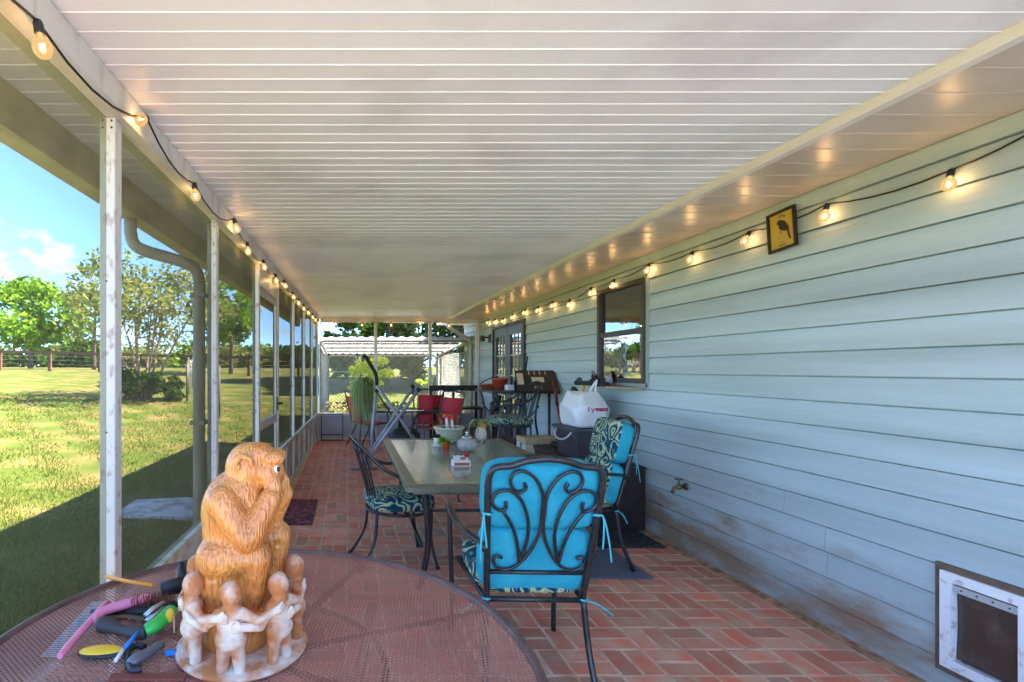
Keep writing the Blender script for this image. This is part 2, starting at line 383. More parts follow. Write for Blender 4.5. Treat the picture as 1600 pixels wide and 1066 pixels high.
# ------------------------------------------------------------------ house
house = thing('house', 'house wall of weathered pale blue-green lap siding along the brick porch', 'house', (XW, 0, 0))
def sidingmat():
    m = M('painted_lap_siding', lin((182, 194, 192)), .62, col2=lin((160, 170, 166)), vscale=3.2, rand=.02, bump=.4, bscale=34, stretch=(1, .12, 1.6), spec=.35)
    t = m.node_tree; b = t.nodes['Principled BSDF']; src = b.inputs['Base Color'].links[0].from_socket
    g = t.nodes.new('ShaderNodeNewGeometry'); sp = t.nodes.new('ShaderNodeSeparateXYZ'); t.links.new(g.outputs['Position'], sp.inputs[0])
    mpn = t.nodes.new('ShaderNodeMapping'); mpn.inputs['Scale'].default_value = (1, .8, 2.6); t.links.new(g.outputs['Position'], mpn.inputs[0])
    n = t.nodes.new('ShaderNodeTexNoise'); n.inputs['Scale'].default_value = 2.2; n.inputs['Detail'].default_value = 9; n.inputs['Roughness'].default_value = .66; t.links.new(mpn.outputs[0], n.inputs['Vector'])
    # splashed dirt, thickest low on the wall
    mz = t.nodes.new('ShaderNodeMapRange'); mz.inputs['From Min'].default_value = .80; mz.inputs['From Max'].default_value = .2; mz.inputs['To Min'].default_value = -.26; mz.inputs['To Max'].default_value = .13
    t.links.new(sp.outputs['Z'], mz.inputs[0])
    my = t.nodes.new('ShaderNodeMapRange'); my.inputs['From Min'].default_value = 1.6; my.inputs['From Max'].default_value = 3.2; my.inputs['To Min'].default_value = -.08; my.inputs['To Max'].default_value = .02
    t.links.new(sp.outputs['Y'], my.inputs[0])
    a = t.nodes.new('ShaderNodeMath'); t.links.new(n.outputs['Fac'], a.inputs[0]); t.links.new(mz.outputs[0], a.inputs[1])
    a2 = t.nodes.new('ShaderNodeMath'); t.links.new(a.outputs[0], a2.inputs[0]); t.links.new(my.outputs[0], a2.inputs[1])
    r = t.nodes.new('ShaderNodeValToRGB'); r.color_ramp.elements[0].position = .50; r.color_ramp.elements[1].position = .72
    r.color_ramp.elements[0].color = (0, 0, 0, 1); r.color_ramp.elements[1].color = (.85, .85, .85, 1)
    t.links.new(a2.outputs[0], r.inputs[0])
    mx = t.nodes.new('ShaderNodeMixRGB'); mx.inputs[2].default_value = (*lin((146, 110, 76)), 1)
    t.links.new(r.outputs[0], mx.inputs[0]); t.links.new(src, mx.inputs[1]); t.links.new(mx.outputs[0], b.inputs['Base Color'])
    return m
siding = sidingmat()
C0, CS = .1426, .139
WIN = (4.40, 5.24, 1.30, 2.25); DOOR = (7.42, 9.05, 0.0, 2.19); PET = (1.90, 2.20, .115, .55)
rows = [(.004, C0 + .0)] + [(C0 + CS * k, C0 + CS * (k + 1)) for k in range(16)]
YA, YB = -2.2, 11.4
def board(y0, y1, zb, zt, full=True):
    lap = .02 if full else 0
    s = [(XW, zb), (XW + .0125, zt - .008), (XW + .032, zt - .0075), (XW + .032, zt + lap), (XW + .044, zt + lap), (XW + .044, zb), (XW + .012, zb)] if full else [(XW, zb), (XW + .012, zt), (XW + .03, zt), (XW + .03, zb)]
    o = MB(); o.prism([(a, b) for a, b in s], 'y', y0, y1); o.build('siding_board', siding, house)
for k, (zb, zt) in enumerate(rows):
    cuts = [YA] + sorted(y for y in ([1.2 + (k * 1.37) % 3.66 + 3.66 * q for q in range(-1, 3)] if 3 < k < 6 else [] if k > 3 else [[3.9, 7.6], [3.72, 8.1], [2.75, 6.4], [2.76, 6.9]][k]) if YA + .3 < y < YB - .3) + [YB]
    for a, b in zip(cuts, cuts[1:]):
        b -= .002
        segs = [(a, b)]
        for (oy0, oy1, oz0, oz1) in (WIN, DOOR, PET):
            if zt <= oz0 or zb >= oz1: continue
            ns = []
            for s0, s1 in segs:
                if s1 <= oy0 or s0 >= oy1: ns.append((s0, s1)); continue
                if s0 < oy0: ns.append((s0, oy0))
                if s1 > oy1: ns.append((oy1, s1))
                m0, m1 = max(s0, oy0), min(s1, oy1)
                if zb < oz0 - .005: board(m0, m1, zb, oz0, False)
                if zt > oz1 + .005: board(m0, m1, oz1, zt)
            segs = ns
        for s0, s1 in segs:
            if s1 - s0 > .01: board(s0, s1, zb, zt)
ztop = rows[-1][1]
MB().box((XW - .004, YA, ztop), (XW + .03, YB, 2.443)).build('frieze_board', siding, house)
core = M('house_core', lin((90, 88, 84)), .8)
MB().box((3.45, YA, -.2), (9.4, YB - .03, 2.5)).box((XW + .05, YA, -.3), (3.44, YB - .03, -.01)).build('inner_wall', core, house)
MB().box((XW + .031, YB - .025, 0), (9.4, YB + .02, 2.5)).build('end_wall', siding, house)
roof_m = M('shingle_roof', lin((96, 88, 80)), .9, col2=lin((70, 64, 60)), vscale=12)
MB().prism([(2.0, 2.53), (2.0, 2.60), (6.2, 3.9), (10.2, 2.60), (10.2, 2.53), (9.4, 2.51)], 'y', YA - .3, YB + .35).build('roof', roof_m, house)
# floor-edge mortar wash along the wall
MB().prism([(XW - .075, -.006), (XW + .01, -.006), (XW + .01, .006), (XW - .03, .003)], 'y', Y0, Y1).build('mortar_wash', M('sand_mortar', lin((190, 150, 112)), .95, col2=lin((140, 104, 78)), vscale=14, bump=.5, bscale=80, world=True), house)
# soffit: narrow panels across the eave
sp = .155; y = YA; k = 0
while y < YB - .02:
    o = MB().box((2.072, y + .002, 2.446), (XW + .012, y + sp - .002, 2.462)).box((2.072, y + sp - .006, 2.4425), (XW + .0, y + sp - .002, 2.4455))
    o.build('soffit_panel', soffit_m, house, fix=False); y += sp
MB().box((2.072, YA, 2.463), (XW + .2, YB + .3, 2.475)).build('soffit_backing', core, house)
MB().prism([(2.015, 2.452), (2.03, 2.437), (2.07, 2.437), (2.07, 2.53), (2.015, 2.53)], 'y', YA, YB).build('eave_trim', trim_m, house)
# window
wf = M('dark_bronze_frame', lin((58, 46, 40)), .45)
y0, y1, z0, z1 = WIN
win = MB().box((XW - .022, y0, z1 - .04), (XW + .05, y1, z1)).box((XW - .022, y0, z0), (XW + .05, y1, z0 + .045)).box((XW - .022, y0, z0 + .0451), (XW + .05, y0 + .045, z1 - .0401)).box((XW - .022, y1 - .045, z0 + .0451), (XW + .05, y1, z1 - .0401)).build('window', wf, house)
zm = 1.755
MB().box((XW - .018, y0 + .0455, zm), (XW + .04, y1 - .0455, zm + .05)).build('meeting_rail', wf, win)
MB().box((XW + .012, y0 + .046, zm + .0505), (XW + .016, y1 - .046, z1 - .0405)).build('upper_pane', window_glass, win)
lowglass = glassmat('reflective_window_glass', .5, (.5, .5, .5), .02, .1, 5)
MB().box((XW + .004, y0 + .046, z0 + .0455), (XW + .008, y1 - .046, zm - .0005)).build('lower_pane', lowglass, win)
MB().box((XW - .012, y0 - .028, z0 - .03), (XW + .03, y0 - .0005, z1 + .03)).box((XW - .012, y1 + .0005, z0 - .03), (XW + .03, y1 + .028, z1 + .03)).box((XW - .012, y0 - .0275, z1 + .0005), (XW + .03, y1 + .0275, z1 + .03)).box((XW - .012, y0 - .0275, z0 - .03), (XW + .03, y1 + .0275, z0 - .0005)).build('casing', M('casing_grey_green', lin((150, 160, 150)), .6), win)
curt = M('pale_curtain', lin((150, 150, 146)), .9)
c = MB()
for i in range(24):
    ya, yb = y0 + .06 + i * .03, y0 + .06 + (i + 1) * .03
    c.box((XW + .12 + .012 * (i % 2), ya, zm), (XW + .14 + .012 * (i % 2), yb - .001, z1 - .02)) if i > 2 and i < 18 else None
c.build('curtain', curt, win)
MB().prism([((y0 + y1) / 2 - .02 + .05 * a, 2.03 + .10 * b) for a, b in ((-1, 0), (0, -1), (1, 0), (0, 1))], 'x', XW + .10, XW + .11).build('diamond_ornament', M('dark_ornament', (.02, .02, .02), .5), win)
MB().box((XW + .45, y0 - .5, .8), (XW + .5, y1 + .5, 2.5)).build('room_back', M('room_shade_tone', lin((70, 62, 54)), .9), win)  # dark backing: the room's shade is put into its colour
# french doors
y0, y1, z0, z1 = DOOR
dg_m = M('slate_door_paint', lin((84, 86, 92)), .45)
fr = MB().box((XW - .03, y0, z0), (XW + .06, y0 + .05, z1)).box((XW - .03, y1 - .05, z0), (XW + .06, y1, z1)).box((XW - .03, y0 + .0501, z1 - .05), (XW + .06, y1 - .0501, z1)).box((XW - .03, y0 + .0501, z0), (XW + .06, y1 - .0501, .06)).build('door_frame', M('door_casing_dark', lin((52, 52, 54)), .5), house)
ym = (y0 + y1) / 2
for a, b in ((y0 + .053, ym - .003), (ym + .003, y1 - .053)):
    st = .13
    dr = MB().box((XW - .01, a, .063), (XW + .035, a + st, z1 - .053)).box((XW - .01, b - st, .063), (XW + .035, b, z1 - .053)).box((XW - .01, a + st + .0002, .063), (XW + .035, b - st - .0002, .33)).box((XW - .01, a + st + .0002, z1 - .2), (XW + .035, b - st - .0002, z1 - .053)).build('door', dg_m, house)
    MB().box((XW + .012, a + st, .3301), (XW + .017, b - st, z1 - .2001)).build('pane', lowglass, dr)
    mu = M('muntin_pale', lin((188, 182, 168)), .5); wv = (b - a - 2 * st)
    for i in (1, 2):
        yy = a + st + wv * i / 3; MB().box((XW + .002, yy - .011, .3302), (XW + .011, yy + .011, z1 - .2002)).build('muntin', mu, dr)
    for i in range(1, 5):
        zz = .33 + (z1 - .53) * i / 5
        MB().box((XW + .0, a + st + .001, zz - .011), (XW + .0018, b - st - .001, zz + .011)).build('muntin', mu, dr)
MB().tube([(XW - .012, ym + .06, 1.02), (XW - .06, ym + .06, 1.02), (XW - .06, ym + .16, 1.02)], .011).build('door_handle', black_iron, house)
MB().box((XW + .5, y0 - .4, 0), (XW + .55, y1 + .4, 2.5)).build('hall_back', M('room_shade_tone'), house)  # same dark tone stands in for the unlit interior behind the doors
# pet door
y0, y1, z0, z1 = PET
pet = thing('pet_door', 'white framed pet door with dark smeared flap low in the siding', 'pet door', (XW, (y0 + y1) / 2, z0))
def ring(a0, a1, b0, b1, wd, x0, x1):
    return MB().box((x0, a0, b0), (x1, a0 + wd, b1)).box((x0, a1 - wd, b0), (x1, a1, b1)).box((x0, a0 + wd + .0002, b0), (x1, a1 - wd - .0002, b0 + wd)).box((x0, a0 + wd + .0002, b1 - wd), (x1, a1 - wd - .0002, b1))
ring(y0 - .028, y1 + .025, z0 - .02, z1 + .022, .032, XW - .013, XW + .02).build('outer_trim', M('brown_trim', lin((112, 92, 74)), .7, col2=lin((92, 74, 60)), vscale=20), pet)
ring(y0 + .0, y1 - .0, z0 + .008, z1 - .006, .042, XW - .024, XW + .02).build('frame', M('scuffed_white_plastic', lin((232, 230, 226)), .45, col2=lin((190, 170, 158)), vscale=30, lo=.56, hi=.72), pet)
flap = M('smeared_vinyl_flap', lin((74, 58, 48)), .3, col2=lin((112, 94, 82)), vscale=9, lo=.45, hi=.75, bump=.2, bscale=20)
fm = MB(); n = 12
for i in range(n + 1):
    for j in range(n + 1):
        u, v = i / n, j / n; fm.v.append((XW - .004 + .012 * math.sin(v * 3.0) * (u - .5), y0 + .046 + u * (y1 - y0 - .092), z0 + .06 + v * (z1 - z0 - .115)))
for i in range(n):
    for j in range(n): q = i * (n + 1) + j; fm.f.append((q, q + 1, q + n + 2, q + n + 1)); fm.sm.append(True)
fo = fm.build('flap', flap, pet); sm_ = fo.modifiers.new('thick', 'SOLIDIFY'); sm_.thickness = .005
MB().box((XW - .018, y0 + .046, z1 - .085), (XW - .010, y1 - .046, z1 - .056)).build('clamp_strip', M('strip_grey', lin((176, 172, 168)), .4), pet)
for i in range(4):
    yy = y0 + .07 + i * .052; MB().ell((XW - .0185, yy, z1 - .07), (.002, .004, .004), 8, 6).build('screw', black_iron, pet)
# hose bib
sg = thing('hose_tap', 'small brass hose tap sticking out of the low siding', 'tap', (XW, 3.89, .51))
brass = M('old_brass', lin((128, 104, 74)), .4, metal=.8)
MB().tube([(XW + .0, 3.89, .51), (XW - .09, 3.89, .50), (XW - .11, 3.89, .46)], [.014, .014, .013]).ell((XW - .055, 3.89, .507), (.024, .02, .022), 10, 8).build('spout', brass, sg)
MB().tube([(XW - .055, 3.89, .52), (XW - .055, 3.89, .565)], .006).build('stem', brass, sg)
MB().lathe([(.03, -.004), (.032, 0), (.03, .004)], 12, (XW - .055, 3.89, .568)).build('handle', M('tap_handle', lin((120, 84, 64)), .6), sg)
MB().lathe([(.0, 0), (.03, 0), (.028, .006), (.0, .007)], 14, mat=Matrix.Translation((XW - .001, 3.89, .51)) @ Matrix.Rotation(-math.pi / 2, 4, 'Y')).build('wall_flange', brass, sg)
# wall lamp by the doors
sc_ = thing('wall_lamp', 'black wall lamp mounted beside the french doors', 'lamp', (XW, 9.3, 1.98))
MB().box((XW - .02, 9.25, 1.93), (XW - .0005, 9.35, 2.08)).build('back_plate', black_iron, sc_)
MB().tube([(XW - .02, 9.3, 2.02), (XW - .12, 9.3, 2.03)], .016).build('arm', black_iron, sc_)
MB().lathe([(.035, 0), (.055, -.10), (.05, -.11), (.0, -.1)], 14, (XW - .14, 9.3, 2.06)).build('shade', black_iron, sc_)

# ------------------------------------------------------------------ patio roof
ZC = 2.472
proof = thing('patio_roof', 'white ribbed metal patio roof with gutter over the brick porch', 'patio roof', (-.8, 4, ZC))
pw_ = .0835; Y0R = .45; y = Y0R; k = 0
def XG(y): return XL(y) - .40           # inner side of the gutter
while y < 10.3:
    xl = XG(y) - .005
    o = MB().box((xl, y + .0008, ZC), (2.013, y + pw_ - .0008, ZC + .045)).box((xl, y + pw_ - .0045, ZC - .003), (2.013, y + pw_ - .0012, ZC - .0002))
    o.build('roof_panel', ceil_m, proof, fix=False); y += pw_
MB().prism([(XG(Y0R) - .1, Y0R), (2.3, Y0R), (2.3, 10.35), (XG(10.3) - .1, 10.35)], 'z', ZC + .047, ZC + .055).build('roof_skin', white, proof)
def along(name, sec, ya, yb, mat, par, fx=XL):       # profile (x offset from fx, z) run along the porch side
    n = len(sec); o = MB()
    vs = [(fx(ya) + a, ya, b) for a, b in sec] + [(fx(yb) + a, yb, b) for a, b in sec]
    fs = [tuple(range(n)), tuple(reversed(range(n, 2 * n)))] + [(i, i + n, (i + 1) % n + n, (i + 1) % n) for i in range(n)]
    return o.add(vs, fs).build(name, mat, par)
along('beam', [(.02, ZC - .0045), (.02, ZC - .118), (.012, ZC - .122), (-.075, ZC - .122), (-.075, ZC - .0045)], Y0R, 10.16, M('beam_stained_white', lin((224, 222, 216)), .45, col2=lin((176, 172, 164)), vscale=7, lo=.5, hi=.75, stretch=(1, 2, .5)), proof)
along('beam_lip', [(.026, ZC - .105), (.026, ZC - .125), (-.08, ZC - .126), (-.08, ZC - .123), (.0205, ZC - .1225), (.0205, ZC - .105)], Y0R, 10.16, white, proof)
gut_m = M('gutter_cream', lin((206, 196, 166)), .5, col2=lin((170, 160, 130)), vscale=5)
along('gutter', [(-.40, ZC + .03), (-.41, ZC - .10), (-.415, ZC - .15), (-.50, ZC - .15), (-.54, ZC - .07), (-.545, ZC + .03), (-.55, ZC + .03), (-.555, ZC - .075), (-.51, ZC - .158), (-.405, ZC - .158), (-.392, ZC - .10), (-.385, ZC - .006), (-.385, ZC - .0046), (-.395, ZC + .03)], Y0R, 10.3, gut_m, proof)
# downspout: out of the gutter, back to the post, down
dsy = 2.93
dsx = XL(dsy) - .06
ds = [(XG(dsy) - .07, dsy, ZC - .15), (XG(dsy) - .07, dsy, ZC - .23), (XG(dsy) - .05, dsy, ZC - .30), (XG(dsy) + .02, dsy, ZC - .345), (dsx - .12, dsy + .03, ZC - .40), (dsx - .045, dsy + .05, ZC - .44), (dsx - .02, dsy + .05, ZC - .52), (dsx - .02, dsy + .05, ZC - .65), (dsx - .02, dsy + .05, 1.0), (dsx - .02, dsy + .05, -.02)]
pipe_m = M('downspout_taupe', lin((172, 166, 150)), .55, col2=lin((140, 128, 106)), vscale=6, stretch=(1, 1, .3))
dn = thing('downspout', 'taupe downspout bending from the gutter down beside the screen post', 'downspout', ds[-1])
MB().tube(ds[:1] + spline(ds[1:9], 5) + ds[9:], .036, 10).build('pipe', pipe_m, dn)
for zz in (1.86, 1.1): MB().box((dsx - .062, dsy + .008, zz), (dsx + .022, dsy + .092, zz + .025)).build('strap', pipe_m, dn)

# ------------------------------------------------------------------ screen walls
PW = .056
sw = thing('screen_wall', 'white framed insect screen wall on the lawn side of the porch', 'screen wall', (XL(4), 4, 0))
posts = [.55, 1.83, 3.08, 4.33, 5.32, 6.55, 7.75, 8.95, 10.06]
for yp in posts:
    x = XL(yp); o = MB().box((x - PW, yp - PW / 2, .0), (x, yp + PW / 2, ZC - .1265), bev=.003)
    po_ = o.build('post', post_white, sw)
    s = MB()
    for dx in (.012, .044):
        for zz in (ZC - .14, ZC - .165): s.ell((x - dx, yp - PW / 2 - .001, zz), (.0045, .003, .0045), 8, 6)
    s.ell((x - .03, yp - PW / 2 - .001, 1.2), (.004, .003, .004), 8, 6); s.ell((x - .03, yp - PW / 2 - .001, 1.75), (.004, .003, .004), 8, 6)
    s.build('screw_heads', black_iron, po_)
sill_m = M('sill_mossy_white', lin((204, 198, 176)), .6, col2=lin((150, 146, 104)), vscale=8, lo=.48, hi=.7)
for a, b in zip(posts, posts[1:]):
    if abs(a - 4.33) < .01: continue
    ya, yb = a + PW / 2 + .001, b - PW / 2 - .001
    def pl(name, x0, x1, z0, z1, mat):
        vs = [(XL(yy) + xx, yy, zz) for zz in (z0, z1) for (xx, yy) in ((x0, ya), (x1, ya), (x1, yb), (x0, yb))]
        return MB().add(vs, [(0, 3, 2, 1), (4, 5, 6, 7), (0, 1, 5, 4), (1, 2, 6, 5), (2, 3, 7, 6), (3, 0, 4, 7)]).build(name, mat, sw)
    pl('sill', -PW, -.002, .50, .55, sill_m)
    pl('kick_panel', -.034, -.022, .055, .499, M('kick_panel_white', lin((206, 202, 192)), .5, col2=lin((170, 160, 146)), vscale=4))
    pl('bottom_rail', -PW, -.002, .0, .054, white)
    pl('screen', -.0305, -.0295, .551, ZC - .127, screen_m)
    if b - a > 1: 
        ymid = (ya + yb) / 2; MB().box((XL(ymid) - .02, ymid - .02, .056), (XL(ymid) - .004, ymid + .02, .498)).build('kick_stud', white, sw)
# screen door
sd = thing('screen_door', 'white screen door with black handle between two screen posts', 'door', (XL(4.8), 4.825, 0))
ya, yb = 4.36, 5.29
dm = MB()
def dbar(y0, y1, z0, z1): 
    vs = [(XL(yy) + xx, yy, zz) for zz in (z0, z1) for (xx, yy) in ((-.045, y0), (-.012, y0), (-.012, y1), (-.045, y1))]
    dm.add(vs, [(0, 3, 2, 1), (4, 5, 6, 7), (0, 1, 5, 4), (1, 2, 6, 5), (2, 3, 7, 6), (3, 0, 4, 7)])
dbar(ya, ya + .06, .02, 2.16); dbar(yb - .06, yb, .02, 2.16); dbar(ya + .0601, yb - .0601, 2.1, 2.16); dbar(ya + .0601, yb - .0601, .02, .14); dbar(ya + .0601, yb - .0601, .88, .96)
dm.build('door_frame', M('door_frame_taupe', lin((196, 188, 174)), .5), sd)
for z0, z1 in ((.141, .879), (.961, 2.099)):
    vs = [(XL(yy) + xx, yy, zz) for zz in (z0, z1) for (xx, yy) in ((-.0305, ya + .061), (-.0295, ya + .061), (-.0295, yb - .061), (-.0305, yb - .061))]
    MB().add(vs, [(0, 3, 2, 1), (4, 5, 6, 7), (0, 1, 5, 4), (1, 2, 6, 5), (2, 3, 7, 6), (3, 0, 4, 7)]).build('screen', screen_m, sd)
hx = XL(5.25)
MB().box((hx - .011, 5.235, 1.0), (hx + .004, 5.275, 1.14)).tube([(hx + .004, 5.255, 1.07), (hx + .05, 5.255, 1.07), (hx + .055, 5.17, 1.065)], .012).build('handle', black_iron, sd)
along('door_header', [(0, ZC - .127), (0, 2.165), (-PW, 2.165), (-PW, ZC - .127)], ya, yb, white, sw)
# end wall
ew = thing('end_screen_wall', 'white framed insect screen closing the far end of the porch', 'screen wall', (1, 10.1, 0))
xa = XL(10.1); YE = 10.09
ex = [xa + .002, P(587, 577, YE).x, P(672, 577, YE).x, 2.585]
for i, x in enumerate(ex[1:3]): MB().box((x - .03, YE - .028, 0), (x + .03, YE + .028, 2.374), bev=.003).build('post', post_white, ew)
MB().box((2.575, YE - .03, 0), (XW - .002, YE + .03, 2.374)).build('post', post_white, ew)
MB().box((xa + .035, YE - .03, 2.375), (2.0, YE + .03, ZC - .0045)).build('beam', white, ew)
MB().box((2.001, YE - .03, 2.375), (XW - .005, YE + .03, 2.436)).build('header', white, ew)
xs = [xa + .002] + [v for x in ex[1:3] for v in (x - .031, x + .031)] + [2.574]
for q in range(0, 6, 2):
    a, b = xs[q], xs[q + 1]
    MB().box((a, YE - .03, .49), (b, YE + .03, .54)).build('sill', white, ew)
    MB().box((a, YE - .008, .05), (b, YE + .008, .489)).build('kick_panel', M('kick_panel_grey', lin((186, 184, 186)), .5), ew)
    MB().box((a, YE - .03, 0), (b, YE + .03, .049)).build('bottom_rail', white, ew)
    MB().box((a, YE - .0005, .541), (b, YE + .0005, 2.374)).build('screen', screen_m, ew)

# ------------------------------------------------------------------ outdoors
bark = M('bark', lin((104, 88, 72)), .9, col2=lin((70, 58, 48)), vscale=10, bump=.5, bscale=30, stretch=(1, 1, .3))
pale_bark = M('smooth_pale_bark', lin((176, 148, 122)), .8, col2=lin((140, 112, 92)), vscale=8)
def leaves(name, par, mat, clumps, n, size, seed, up=.3):
    rs = np.random.RandomState(seed); C = np.array([c[:3] for c in clumps]); R = np.array([c[3] for c in clumps])
    wts = R ** 2 / np.sum(R ** 2); idx = rs.choice(len(C), n, p=wts)
    q = rs.normal(size=(n, 3)); q /= np.linalg.norm(q, axis=1)[:, None]; rr = R[idx] * (rs.rand(n) ** .45)
    c = C[idx] + q * rr[:, None] * np.array([1, 1, .75])
    a = rs.normal(size=(n, 3)); a[:, 2] *= .6; a /= np.linalg.norm(a, axis=1)[:, None]
    b = rs.normal(size=(n, 3)); b[:, 2] += up; b -= a * np.sum(a * b, 1)[:, None]; b /= np.linalg.norm(b, axis=1)[:, None]
    s = size * (.6 + .8 * rs.rand(n))[:, None]
    V = np.stack([c - a * s, c + b * s * .5, c + a * s, c - b * s * .5], 1).reshape(-1, 3) - np.array(parent_loc(par))
    me = bpy.data.meshes.new(name); me.vertices.add(4 * n); me.vertices.foreach_set('co', V.ravel())
    me.loops.add(4 * n); me.loops.foreach_set('vertex_index', np.arange(4 * n, dtype=np.int32))
    me.polygons.add(n); me.polygons.foreach_set('loop_start', np.arange(0, 4 * n, 4, dtype=np.int32)); me.polygons.foreach_set('loop_total', np.full(n, 4, dtype=np.int32))
    me.update(); me.materials.append(mat); o = bpy.data.objects.new(name, me); COL.objects.link(o); o.parent = par; return o
G1 = leafmat('leaf_bright', lin((74, 116, 30)), lin((150, 186, 62)))
G2 = leafmat('leaf_olive', lin((92, 106, 52)), lin((158, 160, 92)))
G3 = leafmat('leaf_dark', lin((38, 62, 28)), lin((84, 112, 46)))
G4 = leafmat('leaf_lime', lin((184, 210, 56)), lin((236, 240, 124)), .5)
def tree(name, label, x, y, h, w, seed, mat, n=5000, size=.16, trunk=.16, low=.3, barkm=None, nclump=26, group=None, stems=1, spread=.5, cr=.17, hang=1):
    rr = random.Random(seed); z = gz(x, y); t = thing(name, label, 'tree', (x, y, z), 0, group)
    cl = []
    for i in range(nclump):
        for _ in range(50):
            u = Vector((rr.uniform(-1, 1), rr.uniform(-1, 1), rr.uniform(-1, 1)))
            if .25 < u.length < 1: break
        zz = z + h * (low + (1 - low) * (.5 + .5 * u.z)); f = 1 - .35 * max(0, u.z)
        cl.append((x + u.x * w / 2 * f, y + u.y * w / 2 * f, zz, w * cr * rr.uniform(.7, 1.3)))
    tr = MB()
    for s in range(stems):
        a = 6.283 * s / stems + rr.uniform(-.3, .3); e = spread * rr.uniform(.4, 1.1) if stems > 1 else .06
        top = Vector((x + math.cos(a) * e * w / 2, y + math.sin(a) * e * w / 2, z + h * (low + .45 * (1 - low))))
        base = Vector((x + (math.cos(a) * .16 if stems > 1 else 0), y + (math.sin(a) * .16 if stems > 1 else 0), z - .1))
        mid = base.lerp(top, .5) + Vector((rr.uniform(-.1, .1), rr.uniform(-.1, .1), .25 if stems > 1 else 0)) * (w * .1)
        tr.tube(spline([base, mid, top], 4), [trunk * (1 - .6 * k / 8) for k in range(9)], 7)
        for c in cl[s::stems][:max(3, 14 // stems)]:
            p = base.lerp(top, rr.uniform(.55, 1)); tr.tube(spline([p, p.lerp(Vector(c[:3]), .5) + Vector((0, 0, .05 * h)), c[:3]], 3), [trunk * .4 * (1 - .13 * k) for k in range(7)], 5)
    tr.build('trunk', barkm or bark, t, fix=False)
    leaves('crown', t, mat, cl, n, size, seed); return t
# crape myrtle by the lawn fence, trees behind
tree('flowering_tree', 'many-stemmed airy tree with olive leaves standing on the lawn behind the downspout', -7.2, 17.4, 4.9, 5.6, 5, G2, 3800, .10, .055, .36, pale_bark, 44, stems=9, spread=.62, cr=.13)
tree('leafy_tree', 'bright green leafy tree beyond the rail fence, leftmost in view', -29.5, 46, 8.2, 8.2, 11, G1, 6500, .26, .22, .18, nclump=34)
tree('leafy_tree', 'olive green tree beyond the fence, just left of the nearest screen post', -19.5, 38, 9.0, 5.4, 12, G2, 1300, .2, .16, .35, nclump=24)
tree('leafy_tree', 'green tree seen through the screen between the downspout post and the screen door', -7.6, 32, 7.6, 4.6, 13, G1, 2600, .2, .16, .25, nclump=26)
# low shrub under the myrtle
def shrub(name, label, x, y, h, w, seed, mat, n, size, nclump=14):
    rr = random.Random(seed); z = gz(x, y); t = thing(name, label, 'shrub', (x, y, z)); cl = []
    for i in range(nclump):
        a = rr.uniform(0, 6.283); r = w / 2 * math.sqrt(rr.random()); q = rr.random()
        cl.append((x + r * math.cos(a) * (1 - .4 * q), y + r * math.sin(a) * (1 - .4 * q), z + h * (.15 + .75 * q), w * .16))
    st = MB()
    for c in cl: st.tube(spline([(x, y, z - .05), (x + (c[0] - x) * .4, y + (c[1] - y) * .4, z + (c[2] - z) * .6), c[:3]], 3), [.014 - .0016 * k for k in range(7)], 5)
    st.build('stems', bark, t, fix=False); leaves('foliage', t, mat, cl, n, size, seed, .6); return t
shrub('low_shrub', 'low dark green shrub at the foot of the many-stemmed tree', -7.5, 17.0, 1.0, 2.5, 21, G3, 1800, .09)
shrub('low_shrub', 'small dark shrub beside the many-stemmed tree, nearer the porch', -6.4, 17.3, .85, 1.5, 22, G3, 900, .08)
# far tree line
ftn = 0
for i in range(26):
    x = -92 + i * 5.6 + rnd.uniform(-2, 2); yy = 86 + rnd.uniform(-9, 14)
    if x > 4 or x < -68: continue
    pos = ('leftmost of the far trees', 'among the far trees') [i > 0]
    tree('far_tree', 'distant tree in the hazy line of woods along the horizon', x, yy, rnd.uniform(2.6, 4.2), rnd.uniform(9, 12), 100 + i, (G3, G2, G1)[i % 3], 1500, .5, .25, -.02, nclump=20, group='far line of woods', cr=.2)
# trees behind the kennel
for i, (x, y, h, w_, lb) in enumerate([(1.6, 28, 11, 6, 'tall dark tree behind the dog kennel, seen in the left half of the end screen'), (4.6, 25, 10, 6, 'tall dark tree behind the dog kennel, seen between the end posts'), (8.6, 28, 10, 7.5, 'dark tree behind the kennel beside the house corner')]):
    tree('shade_tree', lb, x, y, h, w_, 60 + i, (G3, G1, G3)[i], 6000, .26, .24, .26, nclump=30, cr=.19)
for i, x in enumerate([.2, 1.7, 3.2, 4.7, 6.2, 7.8]):
    tree('thicket_tree', ('bushy thicket tree behind the kennel, leftmost of its row', 'bushy thicket tree behind the kennel, second of its row from the left', 'bushy thicket tree behind the left end post', 'bushy thicket tree behind the kennel, between the two end posts', 'bushy thicket tree behind the right end post', 'bushy thicket tree beside the house corner')[i], x, 21 + (i * 37 % 5) * .5, 4.6 + (i * 53 % 7) * .3, 2.6, 80 + i, (G3, G3, G2)[i % 3], 3600, .13, .1, .06, nclump=30, cr=.2)
